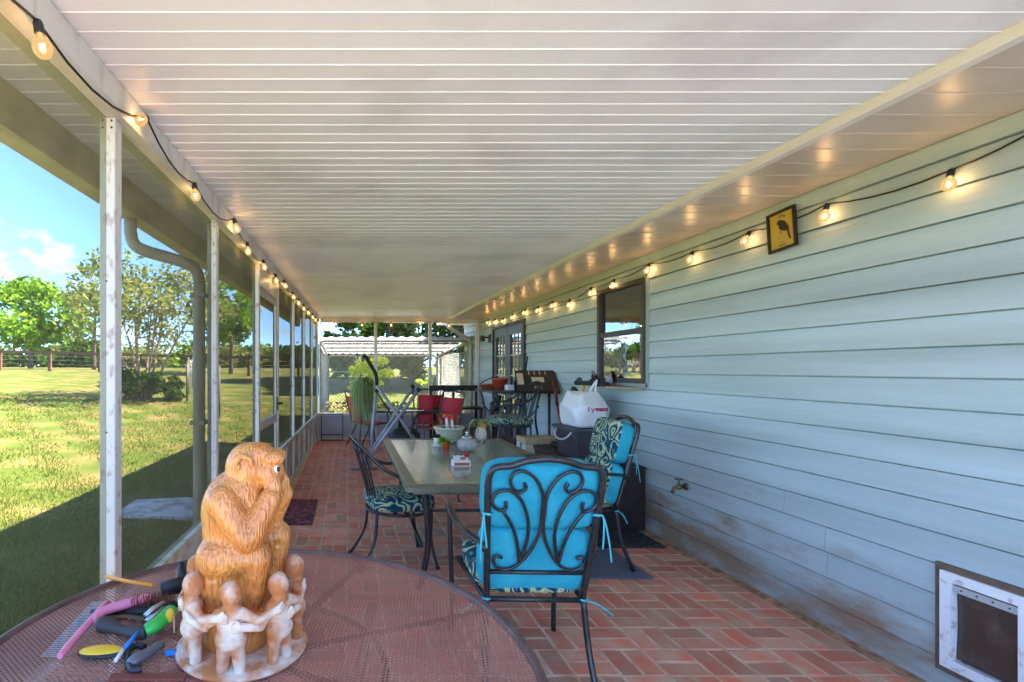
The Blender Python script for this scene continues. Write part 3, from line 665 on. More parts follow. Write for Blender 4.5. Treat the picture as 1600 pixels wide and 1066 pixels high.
# rail fence
rail_m = M('fence_board_brown', lin((126, 82, 62)), .8, col2=lin((94, 62, 48)), vscale=6, stretch=(.3, 1, 1))
fz = lambda x: gz(x, 30.5)
rf = thing('rail_fence', 'brown board rail fence with wire running across the far lawn', 'fence', (-14, 30.5, fz(-14)))
xs = [-27.5 + 3.05 * i for i in range(9)]
for x in xs: MB().box((x - .08, 30.43, fz(x) - .2), (x + .08, 30.57, fz(x) + 1.22)).build('post', rail_m, rf)
for a, b in zip(xs, xs[1:]):
    MB().bar((a + .002, 30.40, fz(a) + 1.13), (b - .002, 30.40, fz(b) + 1.13), .04, .16).build('rail', rail_m, rf)
wm = MB()
for q in (.15, .4, .65, .9): wm.tube([(x, 30.42, fz(x) + q) for x in xs], .007, 4)
wm.build('wires', galv, rf, kind='stuff')
# wire fence close to the porch
wfp = [(-3.55, 13.6), (-4.6, 15.2), (-5.6, 17.2), (-6.3, 19.5), (-6.9, 22)]
wf_ = thing('wire_fence', 'wire fence with slim weathered posts seen through the screen', 'fence', (*wfp[0], gz(*wfp[0])))
wpm = M('weathered_post', lin((112, 104, 96)), .9)
for x, y in wfp: MB().tube([(x, y, gz(x, y) - .1), (x, y, gz(x, y) + 1.45)], .04, 7).build('post', wpm, wf_)
ww = MB()
for q in range(9):
    ww.tube([(x, y - .045, gz(x, y) + .1 + .15 * q) for x, y in wfp], .003, 3)
for (xa_, ya_), (xb_, yb_) in zip(wfp, wfp[1:]):
    for i in range(1, 12):
        f = i / 12; x = xa_ + (xb_ - xa_) * f; y = ya_ + (yb_ - ya_) * f - .045; ww.tube([(x, y, gz(x, y) + .1), (x, y, gz(x, y) + 1.3)], .003, 3)
ww.build('wires', galv, wf_, kind='stuff')

# dog kennel of chain link behind the end screen
kx0, kx1, ky0, ky1 = -.62, 2.58, 10.62, 14.4
ken = thing('dog_kennel', 'chain link dog kennel with pale corrugated roof behind the end screen', 'kennel', (1, 12.5, gz(1, 12.5)))
def zr(y): return 2.06 - .055 * (y - ky0)
def frame_panel(a, b, name='panel_frame', z0f=.05, mid=None):
    a = Vector((*a, 0)); b = Vector((*b, 0)); za = gz(a.x, a.y) + z0f; zb = gz(b.x, b.y) + z0f; ta, tb = zr(a.y) - .03, zr(b.y) - .03; r = .09
    d = (b - a).normalized()
    pts = [a + d * .0 + Vector((0, 0, za + r)), a + Vector((0, 0, ta - r)), a + d * .03 + Vector((0, 0, ta - .03)), a + d * r + Vector((0, 0, ta)), b - d * r + Vector((0, 0, tb)), b - d * .03 + Vector((0, 0, tb - .03)), b + Vector((0, 0, tb - r)), b + Vector((0, 0, zb)), a + Vector((0, 0, za)), a + Vector((0, 0, za + r))]
    o = MB().tube(pts, .021, 8)
    if mid: o.tube([a + Vector((0, 0, mid)), b + Vector((0, 0, mid))], .018, 8)
    fo = o.build(name, galv, ken)
    # chain link: two families of slanted wires
    Lh = (b - a).length; wv = MB(); st = .075; zlo, zhi = max(za, zb), min(ta, tb); hh = zhi - zlo
    for sgn in (1, -1):
        s = -hh
        while s < Lh + hh:
            s0, s1 = (s, s + hh) if sgn > 0 else (s + hh, s)
            t0, t1 = 0, 1
            lo_t = min((0 - s0) / (s1 - s0), (Lh - s0) / (s1 - s0)); hi_t = max((0 - s0) / (s1 - s0), (Lh - s0) / (s1 - s0))
            t0, t1 = max(0, lo_t), min(1, hi_t)
            if t1 - t0 > .02:
                wv.tube([a + d * (s0 + (s1 - s0) * t0) + Vector((0, 0, zlo + hh * t0)), a + d * (s0 + (s1 - s0) * t1) + Vector((0, 0, zlo + hh * t1))], .0042, 3, cap=False)
            s += st
    wv.build('chain_link', galv, fo, fix=False, kind='stuff')
km = (kx0 + kx1) / 2
frame_panel((kx0, ky0), (kx1, ky0)); frame_panel((kx0, ky0 + .05), (kx0, ky1)); frame_panel((kx1, ky0 + .05), (kx1, ky1))
frame_panel((kx0 + .03, ky1), (kx0 + .85, ky1), 'gate_frame', mid=1.35); frame_panel((kx0 + .9, ky1), (kx1 - .03, ky1), mid=None)
rm = leafmat('translucent_roof_sheet', lin((224, 222, 226)), lin((214, 212, 216)), .55)
rs_ = MB(); nx = 64
for j in range(2):
    for i in range(nx + 1):
        x = kx0 - .1 + (kx1 - kx0 + .2) * i / nx; yy = (ky0 - .12, ky1 + .2)[j]; rs_.v.append((x, yy, zr(yy) + .045 + .012 * (1 if (i // 2) % 2 else -1)))
for i in range(nx): rs_.f.append((i, i + 1, nx + 2 + i, nx + 1 + i)); rs_.sm.append(False)
ro = rs_.build('roof_sheet', rm, ken, fix=False); sm_ = ro.modifiers.new('t', 'SOLIDIFY'); sm_.thickness = .004
for yy in (ky0 + .9, ky0 + 1.9, ky0 + 2.9): MB().bar((kx0 + .03, yy, zr(yy) + .008), (kx1 - .03, yy, zr(yy) + .008), .04, .035).build('purlin', M('purlin_grey', lin((150, 146, 142)), .7), ken)
shrub('lime_shrub', 'bright lime green shrub growing behind the end screen', .52, 12.0, 1.85, 1.15, 31, G4, 3000, .05, 30)
shrub('lime_shrub', 'small lime green shrub beside the brown post near the house corner', 2.4, 15.6, 1.1, .6, 32, G4, 500, .055, 8)
wp = MB().box((2.62, 13.9, gz(2.7, 14) - .2), (2.80, 14.08, 2.0)).build('wooden_post', M('brown_post', lin((120, 74, 58)), .8, col2=lin((96, 58, 46)), vscale=8)); tag(wp, 'brown wooden post standing outside by the house corner', 'post')
# bed of dry leaves and stones at the foot of the kennel
sb = MB(); rr = random.Random(5)
for i in range(420):
    x = rr.uniform(-.55, 1.2); y = rr.uniform(10.25, 10.55); z = rr.uniform(.38, .74); a = rr.uniform(0, 6); s = rr.uniform(.02, .05)
    sb.add([(x - s, y, z), (x, y - s * .5, z + s * .6), (x + s, y + s * .3, z + .01), (x, y + s * .4, z - s * .5)], [(0, 1, 2, 3)])
hedge = thing('low_hedge', 'low brownish hedge right outside the end screen', 'hedge', (.3, 10.4, gz(.3, 10.4)))
sb.build('foliage', leafmat('dry_leaf', lin((84, 66, 50)), lin((176, 168, 128)), .3), hedge, fix=False)
hs_ = MB()
for i in range(16):
    x = -.5 + .11 * i; hs_.tube([(x, 10.4, gz(x, 10.4) - .03), (x + rr.uniform(-.05, .05), 10.4, .7)], .006, 4)
hs_.build('stems', bark, hedge, fix=False)
# downspout of the house eave beyond the end screen
dh = MB().tube(spline([(2.08, 10.5, 2.44), (2.10, 10.5, 2.34), (2.2, 10.52, 2.27), (2.45, 10.6, 2.13), (2.56, 10.62, 2.08), (2.6, 10.62, 1.95), (2.6, 10.62, 1.6), (2.6, 10.62, .0)], 4), .038, 8)
dho = dh.build('downspout', white); tag(dho, 'white downspout curving to the house wall behind the end screen', 'downspout')

# ------------------------------------------------------------------ string lights
def bulbmat():
    m = bpy.data.materials.new('bulb_glass'); m.use_nodes = True; t = m.node_tree; t.nodes.clear()
    o = t.nodes.new('ShaderNodeOutputMaterial'); tr = t.nodes.new('ShaderNodeBsdfTransparent'); tr.inputs[0].default_value = (1, .90, .72, 1)
    gl = t.nodes.new('ShaderNodeBsdfGlossy'); gl.inputs['Roughness'].default_value = .04; em = t.nodes.new('ShaderNodeEmission'); em.inputs[0].default_value = (1, .62, .26, 1); em.inputs[1].default_value = .10
    fr = t.nodes.new('ShaderNodeFresnel'); fr.inputs[0].default_value = 1.5; m1 = t.nodes.new('ShaderNodeMixShader'); ad = t.nodes.new('ShaderNodeMixShader'); ad.inputs[0].default_value = .45
    t.links.new(fr.outputs[0], m1.inputs[0]); t.links.new(tr.outputs[0], m1.inputs[1]); t.links.new(gl.outputs[0], m1.inputs[2])
    t.links.new(m1.outputs[0], ad.inputs[1]); t.links.new(em.outputs[0], ad.inputs[2]); t.links.new(ad.outputs[0], o.inputs['Surface']); return m
bulb_glass = bulbmat()
filament = M('filament', (1, .6, .2), .5, emis=(1, .66, .30), estr=4)
cable_m = M('black_cable', (.010, .010, .010), .5)
def mesh_of(mb, name, mat):
    o = mb.build(name, mat); me = o.data; bpy.data.objects.remove(o); return me
sock_me = mesh_of(MB().lathe([(.0, .004), (.011, .003), (.013, -.004), (.0135, -.03), (.0115, -.034), (.0, -.034)], 12), 'bulb_socket', black_plastic)
bulb_me = mesh_of(MB().lathe([(.010, -.030), (.0105, -.037), (.017, -.046), (.0235, -.058), (.0255, -.07), (.023, -.083), (.015, -.0925), (.004, -.0955), (.0005, -.0956)], 16), 'bulb', bulb_glass)
fil_me = mesh_of(MB().tube([(-.006, 0, -.058), (-.0045, 0, -.076), (0, 0, -.06), (.0045, 0, -.076), (.006, 0, -.058)], .0016, 5), 'filament', filament)
def string_lights(label, pts, power, tilt, drape=.03, ext0=None, ext1=None):
    t = thing('string_lights', label, 'string lights', pts[0])
    line = []
    al = ([ext0] if ext0 else []) + [tuple(p) for p in pts] + ([ext1] if ext1 else [])
    for a, b in zip(al, al[1:]):
        a, b = Vector(a), Vector(b); line.append(a)
        for f in (.2, .4, .6, .8): line.append(a.lerp(b, f) - Vector((0, 0, drape * 4 * f * (1 - f) * (b - a).length / .6)))
    line.append(Vector(al[-1]))
    MB().tube([p + Vector((0, 0, .002)) for p in line], .0042, 6).build('cable', cable_m, t)
    for i, p in enumerate(pts):
        rx, ry = tilt(i)
        s = bpy.data.objects.new('bulb_socket', sock_me); COL.objects.link(s); s.parent = t; s.location = Vector(p) - Vector(pts[0]); s.rotation_euler = (rx, ry, 0)
        for nm, me in (('bulb', bulb_me), ('filament', fil_me)):
            o = bpy.data.objects.new(nm, me); COL.objects.link(o); o.parent = s
        l = bpy.data.lights.new('bulb_glow', 'POINT'); l.energy = power; l.color = (1, .62, .28); l.shadow_soft_size = .012
        lo = bpy.data.objects.new('bulb_glow', l); COL.objects.link(lo); lo.parent = s; lo.location = (0, 0, -.066)
rr = random.Random(9)
lp = []
for d, z in [(1.31, 2.345), (1.97, 2.425), (2.53, 2.375), (3.30, 2.43), (3.68, 2.37), (4.28, 2.37), (4.86, 2.36), (5.4, 2.40), (6.05, 2.37), (6.65, 2.38), (7.2, 2.37), (7.8, 2.38), (8.4, 2.37), (8.95, 2.38), (9.5, 2.38), (9.95, 2.36)]:
    lp.append((XL(d) + .043, d, z))
string_lights('black cable of glowing bulbs hung along the beam on the lawn side', lp, .06, lambda i: (rr.uniform(-.2, .2) + (-.9 if i == 1 else 0), rr.uniform(-.3, 0)), .06, (XL(.7) + .05, .7, 2.45), (XL(9.95) + .1, 10.03, 2.36))
ep = [Vector(((x - CX) * 10.02 / F, 10.03, H + (CY - y) * 10.02 / F + .065)) for x, y in ((522, 508), (566, 508), (611, 508), (657, 506), (702, 509))]
string_lights('short run of glowing bulbs across the top of the end screen', ep, .08, lambda i: (0, rr.uniform(-.1, .1)), .02, (XL(9.95) + .12, 10.03, 2.37), (2.35, 10.0, 2.36))
rp = []
for x, y in [(1477, 290), (1285, 338), (1165, 378), (1077, 407), (1010, 424), (956, 447), (920, 459), (887, 477), (861, 479), (839, 486), (818, 490), (799, 497), (784, 503), (772, 504), (761, 505)]:
    d = F * 2.6 / (x - CX); p = P(x, y, d); rp.append((2.626, d, p.z + .066))
string_lights('black cable of glowing bulbs pinned along the siding under the soffit', rp, .10, lambda i: (rr.uniform(-.15, .15), .22 + rr.uniform(0, .3)), .03, (2.626, 1.75, 2.40), (2.626, 9.6, 2.33))

# framed bird print
fp = thing('framed_print', 'small black framed yellow print of a perched bird hung high on siding', 'picture', (XW - .020, 3.0, 2.27))
fp.rotation_euler = (math.radians(-4), 0, 0)
hw, hh = .098, .122; bw_ = .016
MB().box((-.012, -hw, -hh), (.0015, -hw + bw_, hh)).box((-.012, hw - bw_, -hh), (.0015, hw, hh)).box((-.012, -hw + bw_ + .0002, -hh), (.0015, hw - bw_ - .0002, -hh + bw_)).box((-.012, -hw + bw_ + .0002, hh - bw_), (.0015, hw - bw_ - .0002, hh)).build('frame', M('black_frame', (.012, .009, .009), .35), fp, world=False)
MB().box((-.003, -hw + bw_, -hh + bw_), (.0012, hw - bw_, hh - bw_)).build('print', M('yellow_print', lin((204, 166, 66)), .6, col2=lin((190, 150, 54)), vscale=6), fp, world=False)
ink = M('dark_ink', lin((52, 38, 28)), .7)
# the viewer sees +y on the left, so the bird looks towards +y
bird = [(.034, .052), (.026, .066), (.012, .072), (-.002, .064), (-.018, .058), (-.036, .034), (-.048, .006), (-.046, -.004), (-.050, -.035), (-.058, -.062), (-.050, -.066), (-.040, -.040), (-.034, -.008), (-.012, -.004), (.010, .008), (.022, .026), (.020, .044), (.028, .044)]
MB().prism([(a, b - .004) for a, b in bird], 'x', -.0045, -.0031).build('bird', ink, fp, world=False)
tx = MB()
for q, (yy, zz, hgt) in enumerate([(.012, .088, .020), (.002, .090, .016), (-.006, .086, .018), (-.016, .082, .016), (-.024, .078, .012)]):
    tx.box((-.0042, yy - .0012, zz - hgt / 2), (-.0031, yy + .0012, zz + hgt / 2)); tx.box((-.0042, yy - .006, zz + .002), (-.0031, yy - .0014, zz + .004))
for zz, w2 in ((-.076, .010), (-.088, .034), (-.093, .026)): tx.box((-.0042, -w2, zz - .0012), (-.0031, w2, zz + .0012))
for l in (.010, .020): tx.box((-.0042, .004 + l * .3, -.016), (-.0031, .007 + l * .3, -.002))
tx.build('printed_lines', ink, fp, world=False)

# ------------------------------------------------------------------ mats
def mat_thing(name, label, x0, x1, y0, y1, h, m, rz=0):
    t = MB().box((x0, y0, .002), (x1, y1, .002 + h), bev=.003); o = t.build(name, m); return tag(o, label, 'mat')
mat_thing('doormat', 'black rubber doormat in front of the dark cabinet by the wall', 1.62, 2.54, 3.96, 4.36, .012, M('black_rubber', lin((46, 44, 44)), .85, col2=lin((92, 84, 74)), vscale=45, lo=.5, hi=.7, bump=.8, bscale=80))
mat_thing('grey_rug', 'grey woven rug under the patterned chair near the wall', 1.38, 2.08, 3.38, 3.94, .008, M('grey_weave', lin((112, 116, 126)), .95, col2=lin((84, 88, 98)), vscale=160, lo=.4, hi=.6, bump=.5, bscale=200))
fm_ = M('floral_mat', lin((150, 70, 78)), .9, col2=lin((60, 44, 46)), vscale=26, lo=.46, hi=.54, bump=.3, bscale=90)
mat_thing('doormat', 'dark red patterned doormat inside the screen door', -.74, -.335, 4.55, 5.42, .009, fm_)

# ------------------------------------------------------------------ cushion fabrics
teal = M('teal_fabric', lin((54, 168, 184)), .85, col2=lin((40, 150, 168)), vscale=7, bump=.25, bscale=260, spec=.2)
def swirlmat():
    m = bpy.data.materials.new('swirl_print_fabric'); m.use_nodes = True; t = m.node_tree; b = t.nodes['Principled BSDF']; b.inputs['Roughness'].default_value = .85; b.inputs['Specular IOR Level'].default_value = .2
    tcn = t.nodes.new('ShaderNodeTexCoord'); n0 = t.nodes.new('ShaderNodeTexNoise'); n0.inputs['Scale'].default_value = 7; n0.inputs['Detail'].default_value = 1
    mx0 = t.nodes.new('ShaderNodeMixRGB'); mx0.blend_type = 'LINEAR_LIGHT'; mx0.inputs[0].default_value = .10
    t.links.new(tcn.outputs['Object'], n0.inputs['Vector']); t.links.new(tcn.outputs['Object'], mx0.inputs[1]); t.links.new(n0.outputs['Color'], mx0.inputs[2])
    v = t.nodes.new('ShaderNodeTexVoronoi'); v.inputs['Scale'].default_value = 7.5; t.links.new(mx0.outputs[0], v.inputs['Vector'])
    mu = t.nodes.new('ShaderNodeMath'); mu.operation = 'MULTIPLY'; mu.inputs[1].default_value = 26; t.links.new(v.outputs['Distance'], mu.inputs[0])
    # twist the rings into spirals by adding the angle-like cell noise
    n1 = t.nodes.new('ShaderNodeTexNoise'); n1.inputs['Scale'].default_value = 11; n1.inputs['Detail'].default_value = 0; t.links.new(tcn.outputs['Object'], n1.inputs['Vector'])
    ma = t.nodes.new('ShaderNodeMath'); ma.operation = 'MULTIPLY_ADD'; ma.inputs[1].default_value = 14; t.links.new(n1.outputs['Fac'], ma.inputs[0]); t.links.new(mu.outputs[0], ma.inputs[2])
    si = t.nodes.new('ShaderNodeMath'); si.operation = 'SINE'; t.links.new(ma.outputs[0], si.inputs[0])
    mr = t.nodes.new('ShaderNodeMapRange'); mr.inputs['From Min'].default_value = -1; t.links.new(si.outputs[0], mr.inputs[0])
    r = t.nodes.new('ShaderNodeValToRGB'); r.color_ramp.interpolation = 'CONSTANT'
    cs = [(0, (18, 62, 82)), (.34, (24, 104, 124)), (.52, (126, 146, 58)), (.66, (20, 74, 92)), (.80, (206, 204, 180)), (.95, (150, 168, 80))]
    e = r.color_ramp.elements; e[0].position = 0; e[0].color = (*lin(cs[0][1]), 1); e[1].position = cs[1][0]; e[1].color = (*lin(cs[1][1]), 1)
    for p, c in cs[2:]: q = e.new(p); q.color = (*lin(c), 1)
    t.links.new(mr.outputs[0], r.inputs[0]); t.links.new(r.outputs[0], b.inputs['Base Color']); return m
swirl = swirlmat()
def two_tone(o, m2, fn):
    o.data.materials.append(m2)
    for p in o.data.polygons:
        if fn(p.normal): p.material_index = 1

# ------------------------------------------------------------------ cushioned scroll-back chair
def scroll_chair(label, loc, rz, group):
    t = thing('patio_chair', label, 'chair', loc, rz, group)
    def B(s, q, off=0): return Vector((s * (.42 + .06 * q), -.22 - .15 * q - off, .42 + .61 * q))
    R = .0125
    top = [B(-.5, 0), B(-.5, .4), B(-.5, .8), B(-.49, .92), B(-.44, .985), B(-.3, 1.0), B(-.17, 1.035), B(0, 1.05), B(.17, 1.035), B(.3, 1.0), B(.44, .985), B(.49, .92), B(.5, .8), B(.5, .4), B(.5, 0)]
    MB().tube(spline(top, 4), R * 1.15, 10).build('back_frame', black_iron, t, world=False)
    MB().tube([B(-.5, .2), B(.5, .2)], R * .8, 8).build('back_rail', black_iron, t, world=False)
    def conv(x, y):
        f = (628 - y) / 393; l = 178 + 20 * f; r = 572 + 98 * f; return ((x - l) / (r - l) - .5, (730 - y) / 505)
    S1 = [(338, 285), (345, 302), (328, 318), (300, 312), (284, 285), (292, 258), (320, 242), (355, 248), (390, 275), (412, 330), (418, 390), (402, 450), (370, 510), (330, 565), (290, 600), (250, 615), (215, 605), (203, 580), (215, 562), (238, 570)]
    S2 = [(262, 355), (262, 375), (248, 388), (222, 380), (206, 355), (222, 325), (255, 312), (290, 318), (325, 350), (345, 405), (347, 460), (335, 515), (305, 582)]
    S3 = [(250, 390), (280, 440), (298, 500), (305, 582)]
    for sg in (1, -1):
        for S in (S1, S2, S3):
            pts = []
            for x, y in S:
                s, q = conv(x, y); s = min(s, -.012); pts.append(B(sg * s, q, .012))
            MB().tube(spline(pts, 4), .0075, 7).build('scroll', black_iron, t, world=False)
    MB().tube([(-.215, -.22, .41), (.215, -.22, .41)], R, 8).tube([(-.25, .26, .41), (.25, .26, .41)], R, 8).tube([(-.215, -.22, .41), (-.25, .26, .41)], R, 8).tube([(.215, -.22, .41), (.25, .26, .41)], R, 8).build('seat_frame', black_iron, t, world=False)
    for sx in (-1, 1):
        MB().tube(spline([(sx * .212, -.22, .42), (sx * .225, -.25, .2), (sx * .235, -.33, .0)], 4), [.014] * 8 + [.016], 8).build('leg', black_iron, t, world=False)
        MB().tube(spline([(sx * .295, .27, .70), (sx * .285, .275, .42), (sx * .275, .29, .2), (sx * .28, .31, 0)], 4), .0135, 8).build('leg', black_iron, t, world=False)
        b0 = B(sx * .5, .40)
        MB().tube(spline([b0, (sx * .285, -.15, .685), (sx * .30, .0, .68), (sx * .305, .17, .705), (sx * .297, .27, .70), (sx * .29, .31, .66)], 5), .018, 8, flat=.6).build('armrest', black_iron, t, world=False)
        MB().tube([b0, b0 + Vector((sx * .02, .01, -.01))], .02, 8).build('arm_boss', black_iron, t, world=False)
    sc_o = MB().ell((0, .035, .475), (.245, .255, .058), 40, 20, e=.42).build('seat_cushion', swirl, t, world=False)
    n = Vector((0, .61, .15)).normalized(); ang = math.atan2(.15, .61)
    for q0, q1 in ((.02, .508), (.512, .985)):
        c = B(0, (q0 + q1) / 2) + n * .068; hh = (q1 - q0) / 2 * .628
        o = MB(); R3 = Matrix.Translation(c) @ Matrix.Rotation(ang, 4, 'X')
        o.ell((0, 0, 0), (.245, .062, hh + .004), 44, 22, mat=R3, e=.40)
        # soft wrinkles that run from the seam
        o.v = [tuple(Vector(v) + n * (-.006 * math.sin(v[0] * 46 + q0 * 9) * math.exp(-abs(v[2] - (.74)) * 9))) for v in o.v]
        p = o.build('back_cushion', teal, t, world=False); two_tone(p, swirl, lambda nn: nn.dot(n) > .35)
    for sx in (-1, 1):
        for q in (.64, -.02):
            p = B(sx * .5, q); r2 = random.Random(int(q * 100) + sx)
            for j in range(2):
                e = p + Vector((sx * (.01 + .03 * j), -.03 - .012 * j, -.13 - .05 * j)) if q > .2 else p + Vector((sx * (.09 + .03 * j), -.03, -.03 - .02 * j))
                MB().tube(spline([p + Vector((sx * .0, .03, 0)), p + Vector((sx * .018, -.012, .004)), p.lerp(e, .5) + Vector((sx * .012, -.01, .012)), e], 4), .0048, 5, flat=.5).build('tie', teal_tie, t, world=False)
            MB().tube(spline([p + Vector((-.018, .004, .004)), p + Vector((0, -.02, .008)), p + Vector((.018, .004, .002)), p + Vector((0, .02, 0)), p + Vector((-.018, .004, .004))], 3), .006, 5).build('tie_knot', teal_tie, t, world=False)
    return t
teal_tie = M('teal_tie', lin((72, 176, 186)), .85)
GA = 'cushioned scroll-back patio chairs'
scroll_chair('black iron scroll-back chair with bright teal cushion, seen from behind at the near table end', (.83, 2.42, 0), math.radians(-2), GA)
scroll_chair('black iron chair with swirl patterned cushions beside the wall, facing the glass table', (1.70, 3.76, .012), math.radians(84), GA)

# ------------------------------------------------------------------ barrel chairs
def barrel_chair(label, loc, rz, seat=.40, group='wrought iron barrel chairs', cush=True, name='iron_chair'):
    t = thing(name, label, 'chair' if seat < .5 else 'stool', loc, rz, group); z = seat
    rim = [(.25 * math.cos(a), .04 + .25 * math.sin(a) * (1.0 if math.sin(a) < 0 else .9), z) for a in [2 * math.pi * k / 28 for k in range(29)]]
    MB().tube(rim, .011, 7).tube([(-.25, .04, z), (.25, .04, z)], .008, 6).tube([(0, -.21, z), (0, .26, z)], .008, 6).build('seat_frame', black_iron, t, world=False)
    for sx in (-1, 1):
        MB().tube(spline([(sx * .2, .20, z + .25), (sx * .215, .215, z), (sx * .2, .22, z * .5), (sx * .225, .26, 0)], 4), .011, 7).ell((sx * .225, .26, .012), (.02, .02, .012), 8, 6).build('leg', black_iron, t, world=False)
        MB().tube(spline([(sx * .16, -.17, z), (sx * .165, -.19, z * .5), (sx * .2, -.30, 0)], 4), .011, 7).ell((sx * .2, -.3, .012), (.02, .02, .012), 8, 6).build('leg', black_iron, t, world=False)
    zt = z + .52
    arm = [(-.20, .20, z + .25), (-.265, .12, z + .27), (-.275, -.03, z + .28), (-.25, -.17, z + .36), (-.20, -.27, z + .47), (-.11, -.315, zt), (0, -.325, zt + .015), (.11, -.315, zt), (.20, -.27, z + .47), (.25, -.17, z + .36), (.275, -.03, z + .28), (.265, .12, z + .27), (.20, .20, z + .25)]
    MB().tube(spline(arm, 5), .0135, 8).build('arm_and_top_rail', black_iron, t, world=False)
    for k in range(-3, 4):
        a = k / 3; MB().tube(spline([(a * .13, -.19 + .03 * abs(a), z), (a * .15, -.225 + .03 * abs(a), z + .2), (a * .185, -.318 + .05 * a * a, zt - .02 - .04 * a * a)], 4), .0065, 6, flat=.6).build('back_bar', black_iron, t, world=False)
    if z > .5:
        MB().tube([(.235 * math.cos(a), .0 + .235 * math.sin(a), .28) for a in [2 * math.pi * k / 24 for k in range(25)]], .008, 6).build('foot_ring', black_iron, t, world=False)
    if cush: MB().ell((0, .03, z + .065), (.245, .24, .055), 36, 16, e=.45).build('seat_cushion', swirl, t, world=False)
    return t
barrel_chair('black iron barrel chair with swirl patterned seat pad on the left of the glass table', (.34, 3.72, 0), math.radians(-80))
barrel_chair('black iron barrel chair at the far end of the glass table, mostly hidden', (.98, 5.62, 0), math.radians(176), cush=False)
barrel_chair('tall black iron bar stool with swirl pad in front of the bar table', (2.02, 6.15, 0), math.radians(92), .74, 'bar stools', name='bar_stool')

# ------------------------------------------------------------------ glass dining table
gt = thing('dining_table', 'rectangular patio table with rippled glass top and olive metal rim', 'table', (.96, 4.05, 0))
olive = M('olive_metal', lin((104, 104, 84)), .38, col2=lin((88, 90, 72)), vscale=12, spec=.6)
tx0, tx1, ty0, ty1, tz = .345, 1.56, 3.0, 5.1, .72
wv_ = .075
MB().prism([(tx0, tz - .035), (tx0, tz - .006), (tx0 + .012, tz), (tx0 + wv_, tz), (tx0 + wv_, tz - .03)], 'y', ty0 + wv_ + .0002, ty1 - wv_ - .0002).prism([(tx1, tz - .035), (tx1, tz - .006), (tx1 - .012, tz), (tx1 - wv_, tz), (tx1 - wv_, tz - .03)], 'y', ty0 + wv_ + .0002, ty1 - wv_ - .0002).prism([(ty0, tz - .035), (ty0, tz - .006), (ty0 + .012, tz), (ty0 + wv_, tz), (ty0 + wv_, tz - .03)], 'x', tx0, tx1).prism([(ty1, tz - .035), (ty1, tz - .006), (ty1 - .012, tz), (ty1 - wv_, tz), (ty1 - wv_, tz - .03)], 'x', tx0, tx1).build('rim', olive, gt)
gm = bpy.data.materials.new('rippled_glass'); gm.use_nodes = True; t_ = gm.node_tree; b_ = t_.nodes['Principled BSDF']
b_.inputs['Base Color'].default_value = (*lin((140, 158, 138)), 1); b_.inputs['Roughness'].default_value = .08; b_.inputs['IOR'].default_value = 2.0; b_.inputs['Alpha'].default_value = .82
tcn = t_.nodes.new('ShaderNodeTexCoord'); n_ = t_.nodes.new('ShaderNodeTexNoise'); n_.inputs['Scale'].default_value = 38; n_.inputs['Detail'].default_value = 2
bp_ = t_.nodes.new('ShaderNodeBump'); bp_.inputs['Strength'].default_value = .22; bp_.inputs['Distance'].default_value = .006
t_.links.new(tcn.outputs['Object'], n_.inputs['Vector']); t_.links.new(n_.outputs['Fac'], bp_.inputs['Height']); t_.links.new(bp_.outputs[0], b_.inputs['Normal'])
MB().box((tx0 + wv_ + .0003, ty0 + wv_ + .0003, tz - .012), (tx1 - wv_ - .0003, ty1 - wv_ - .0003, tz - .004)).build('glass_top', gm, gt)
for x in (tx0 + .13, tx1 - .13):
    for y in (ty0 + .22, ty1 - .22):
        sx = 1 if x > 1 else -1
        MB().tube(spline([(x, y, tz - .035), (x - sx * .03, y, .5), (x - sx * .035, y, .25), (x + sx * .02, y, 0)], 4), .02, 8).build('leg', black_iron, gt)
    MB().tube([(x, ty0 + .22, .28), (x, ty1 - .22, .28)], .012, 7).build('stretcher', black_iron, gt)
MB().bar((tx0 + .12, (ty0 + ty1) / 2, .28), (tx1 - .12, (ty0 + ty1) / 2, .28), .03, .02).build('stretcher', black_iron, gt)
MB().prism([(tx0 + .05, ty0 + .05), (tx1 - .05, ty0 + .05), (tx1 - .05, ty0 + .09), (tx0 + .05, ty0 + .09)], 'z', tz - .06, tz - .0355).build('apron', olive, gt)

# things on the glass table ------------------------------------------------
ZT = tz - .0038
def at(x, y): return PZ(x, y, ZT)
soil = M('potting_soil', lin((58, 40, 30)), .95)
p = Vector((.98, 4.86, tz + .0002))
bowl = thing('bowl_planter', 'wide cream ribbed bowl planter with a red mushroom ornament in it', 'planter', p)
cream = M('cream_glaze', lin((206, 198, 168)), .5, col2=lin((176, 170, 140)), vscale=30, stretch=(1, 1, 8))
MB().lathe([(.0, 0), (.075, 0), (.085, .01), (.10, .04), (.115, .07), (.13, .10), (.138, .125), (.150, .132), (.152, .148), (.142, .15), (.132, .13), (.0, .128)], 28, p).build('bowl', cream, bowl)
MB().lathe([(.0, .1285), (.131, .1305), (.06, .14), (.0, .143)], 20, p).build('soil', soil, bowl)
ms = M('mushroom_white', lin((228, 220, 206)), .5)
for dx, h_, r_ in ((-.02, .10, .042), (.03, .085, .03)):
    MB().tube([p + Vector((dx, -.03, .13)), p + Vector((dx - .01, -.03, .14 + h_))], [.018, .012], 10).build('mushroom_stalk', ms, bowl)
    MB().lathe([(.0, .0), (r_, .002), (r_ * .95, .014), (r_ * .6, .034), (.0005, .042)], 18, p + Vector((dx - .01, -.03, .138 + h_))).build('mushroom_cap', M('mushroom_red', lin((206, 44, 32)), .35, coat=.4), bowl)
tw = MB(); rr = random.Random(4)
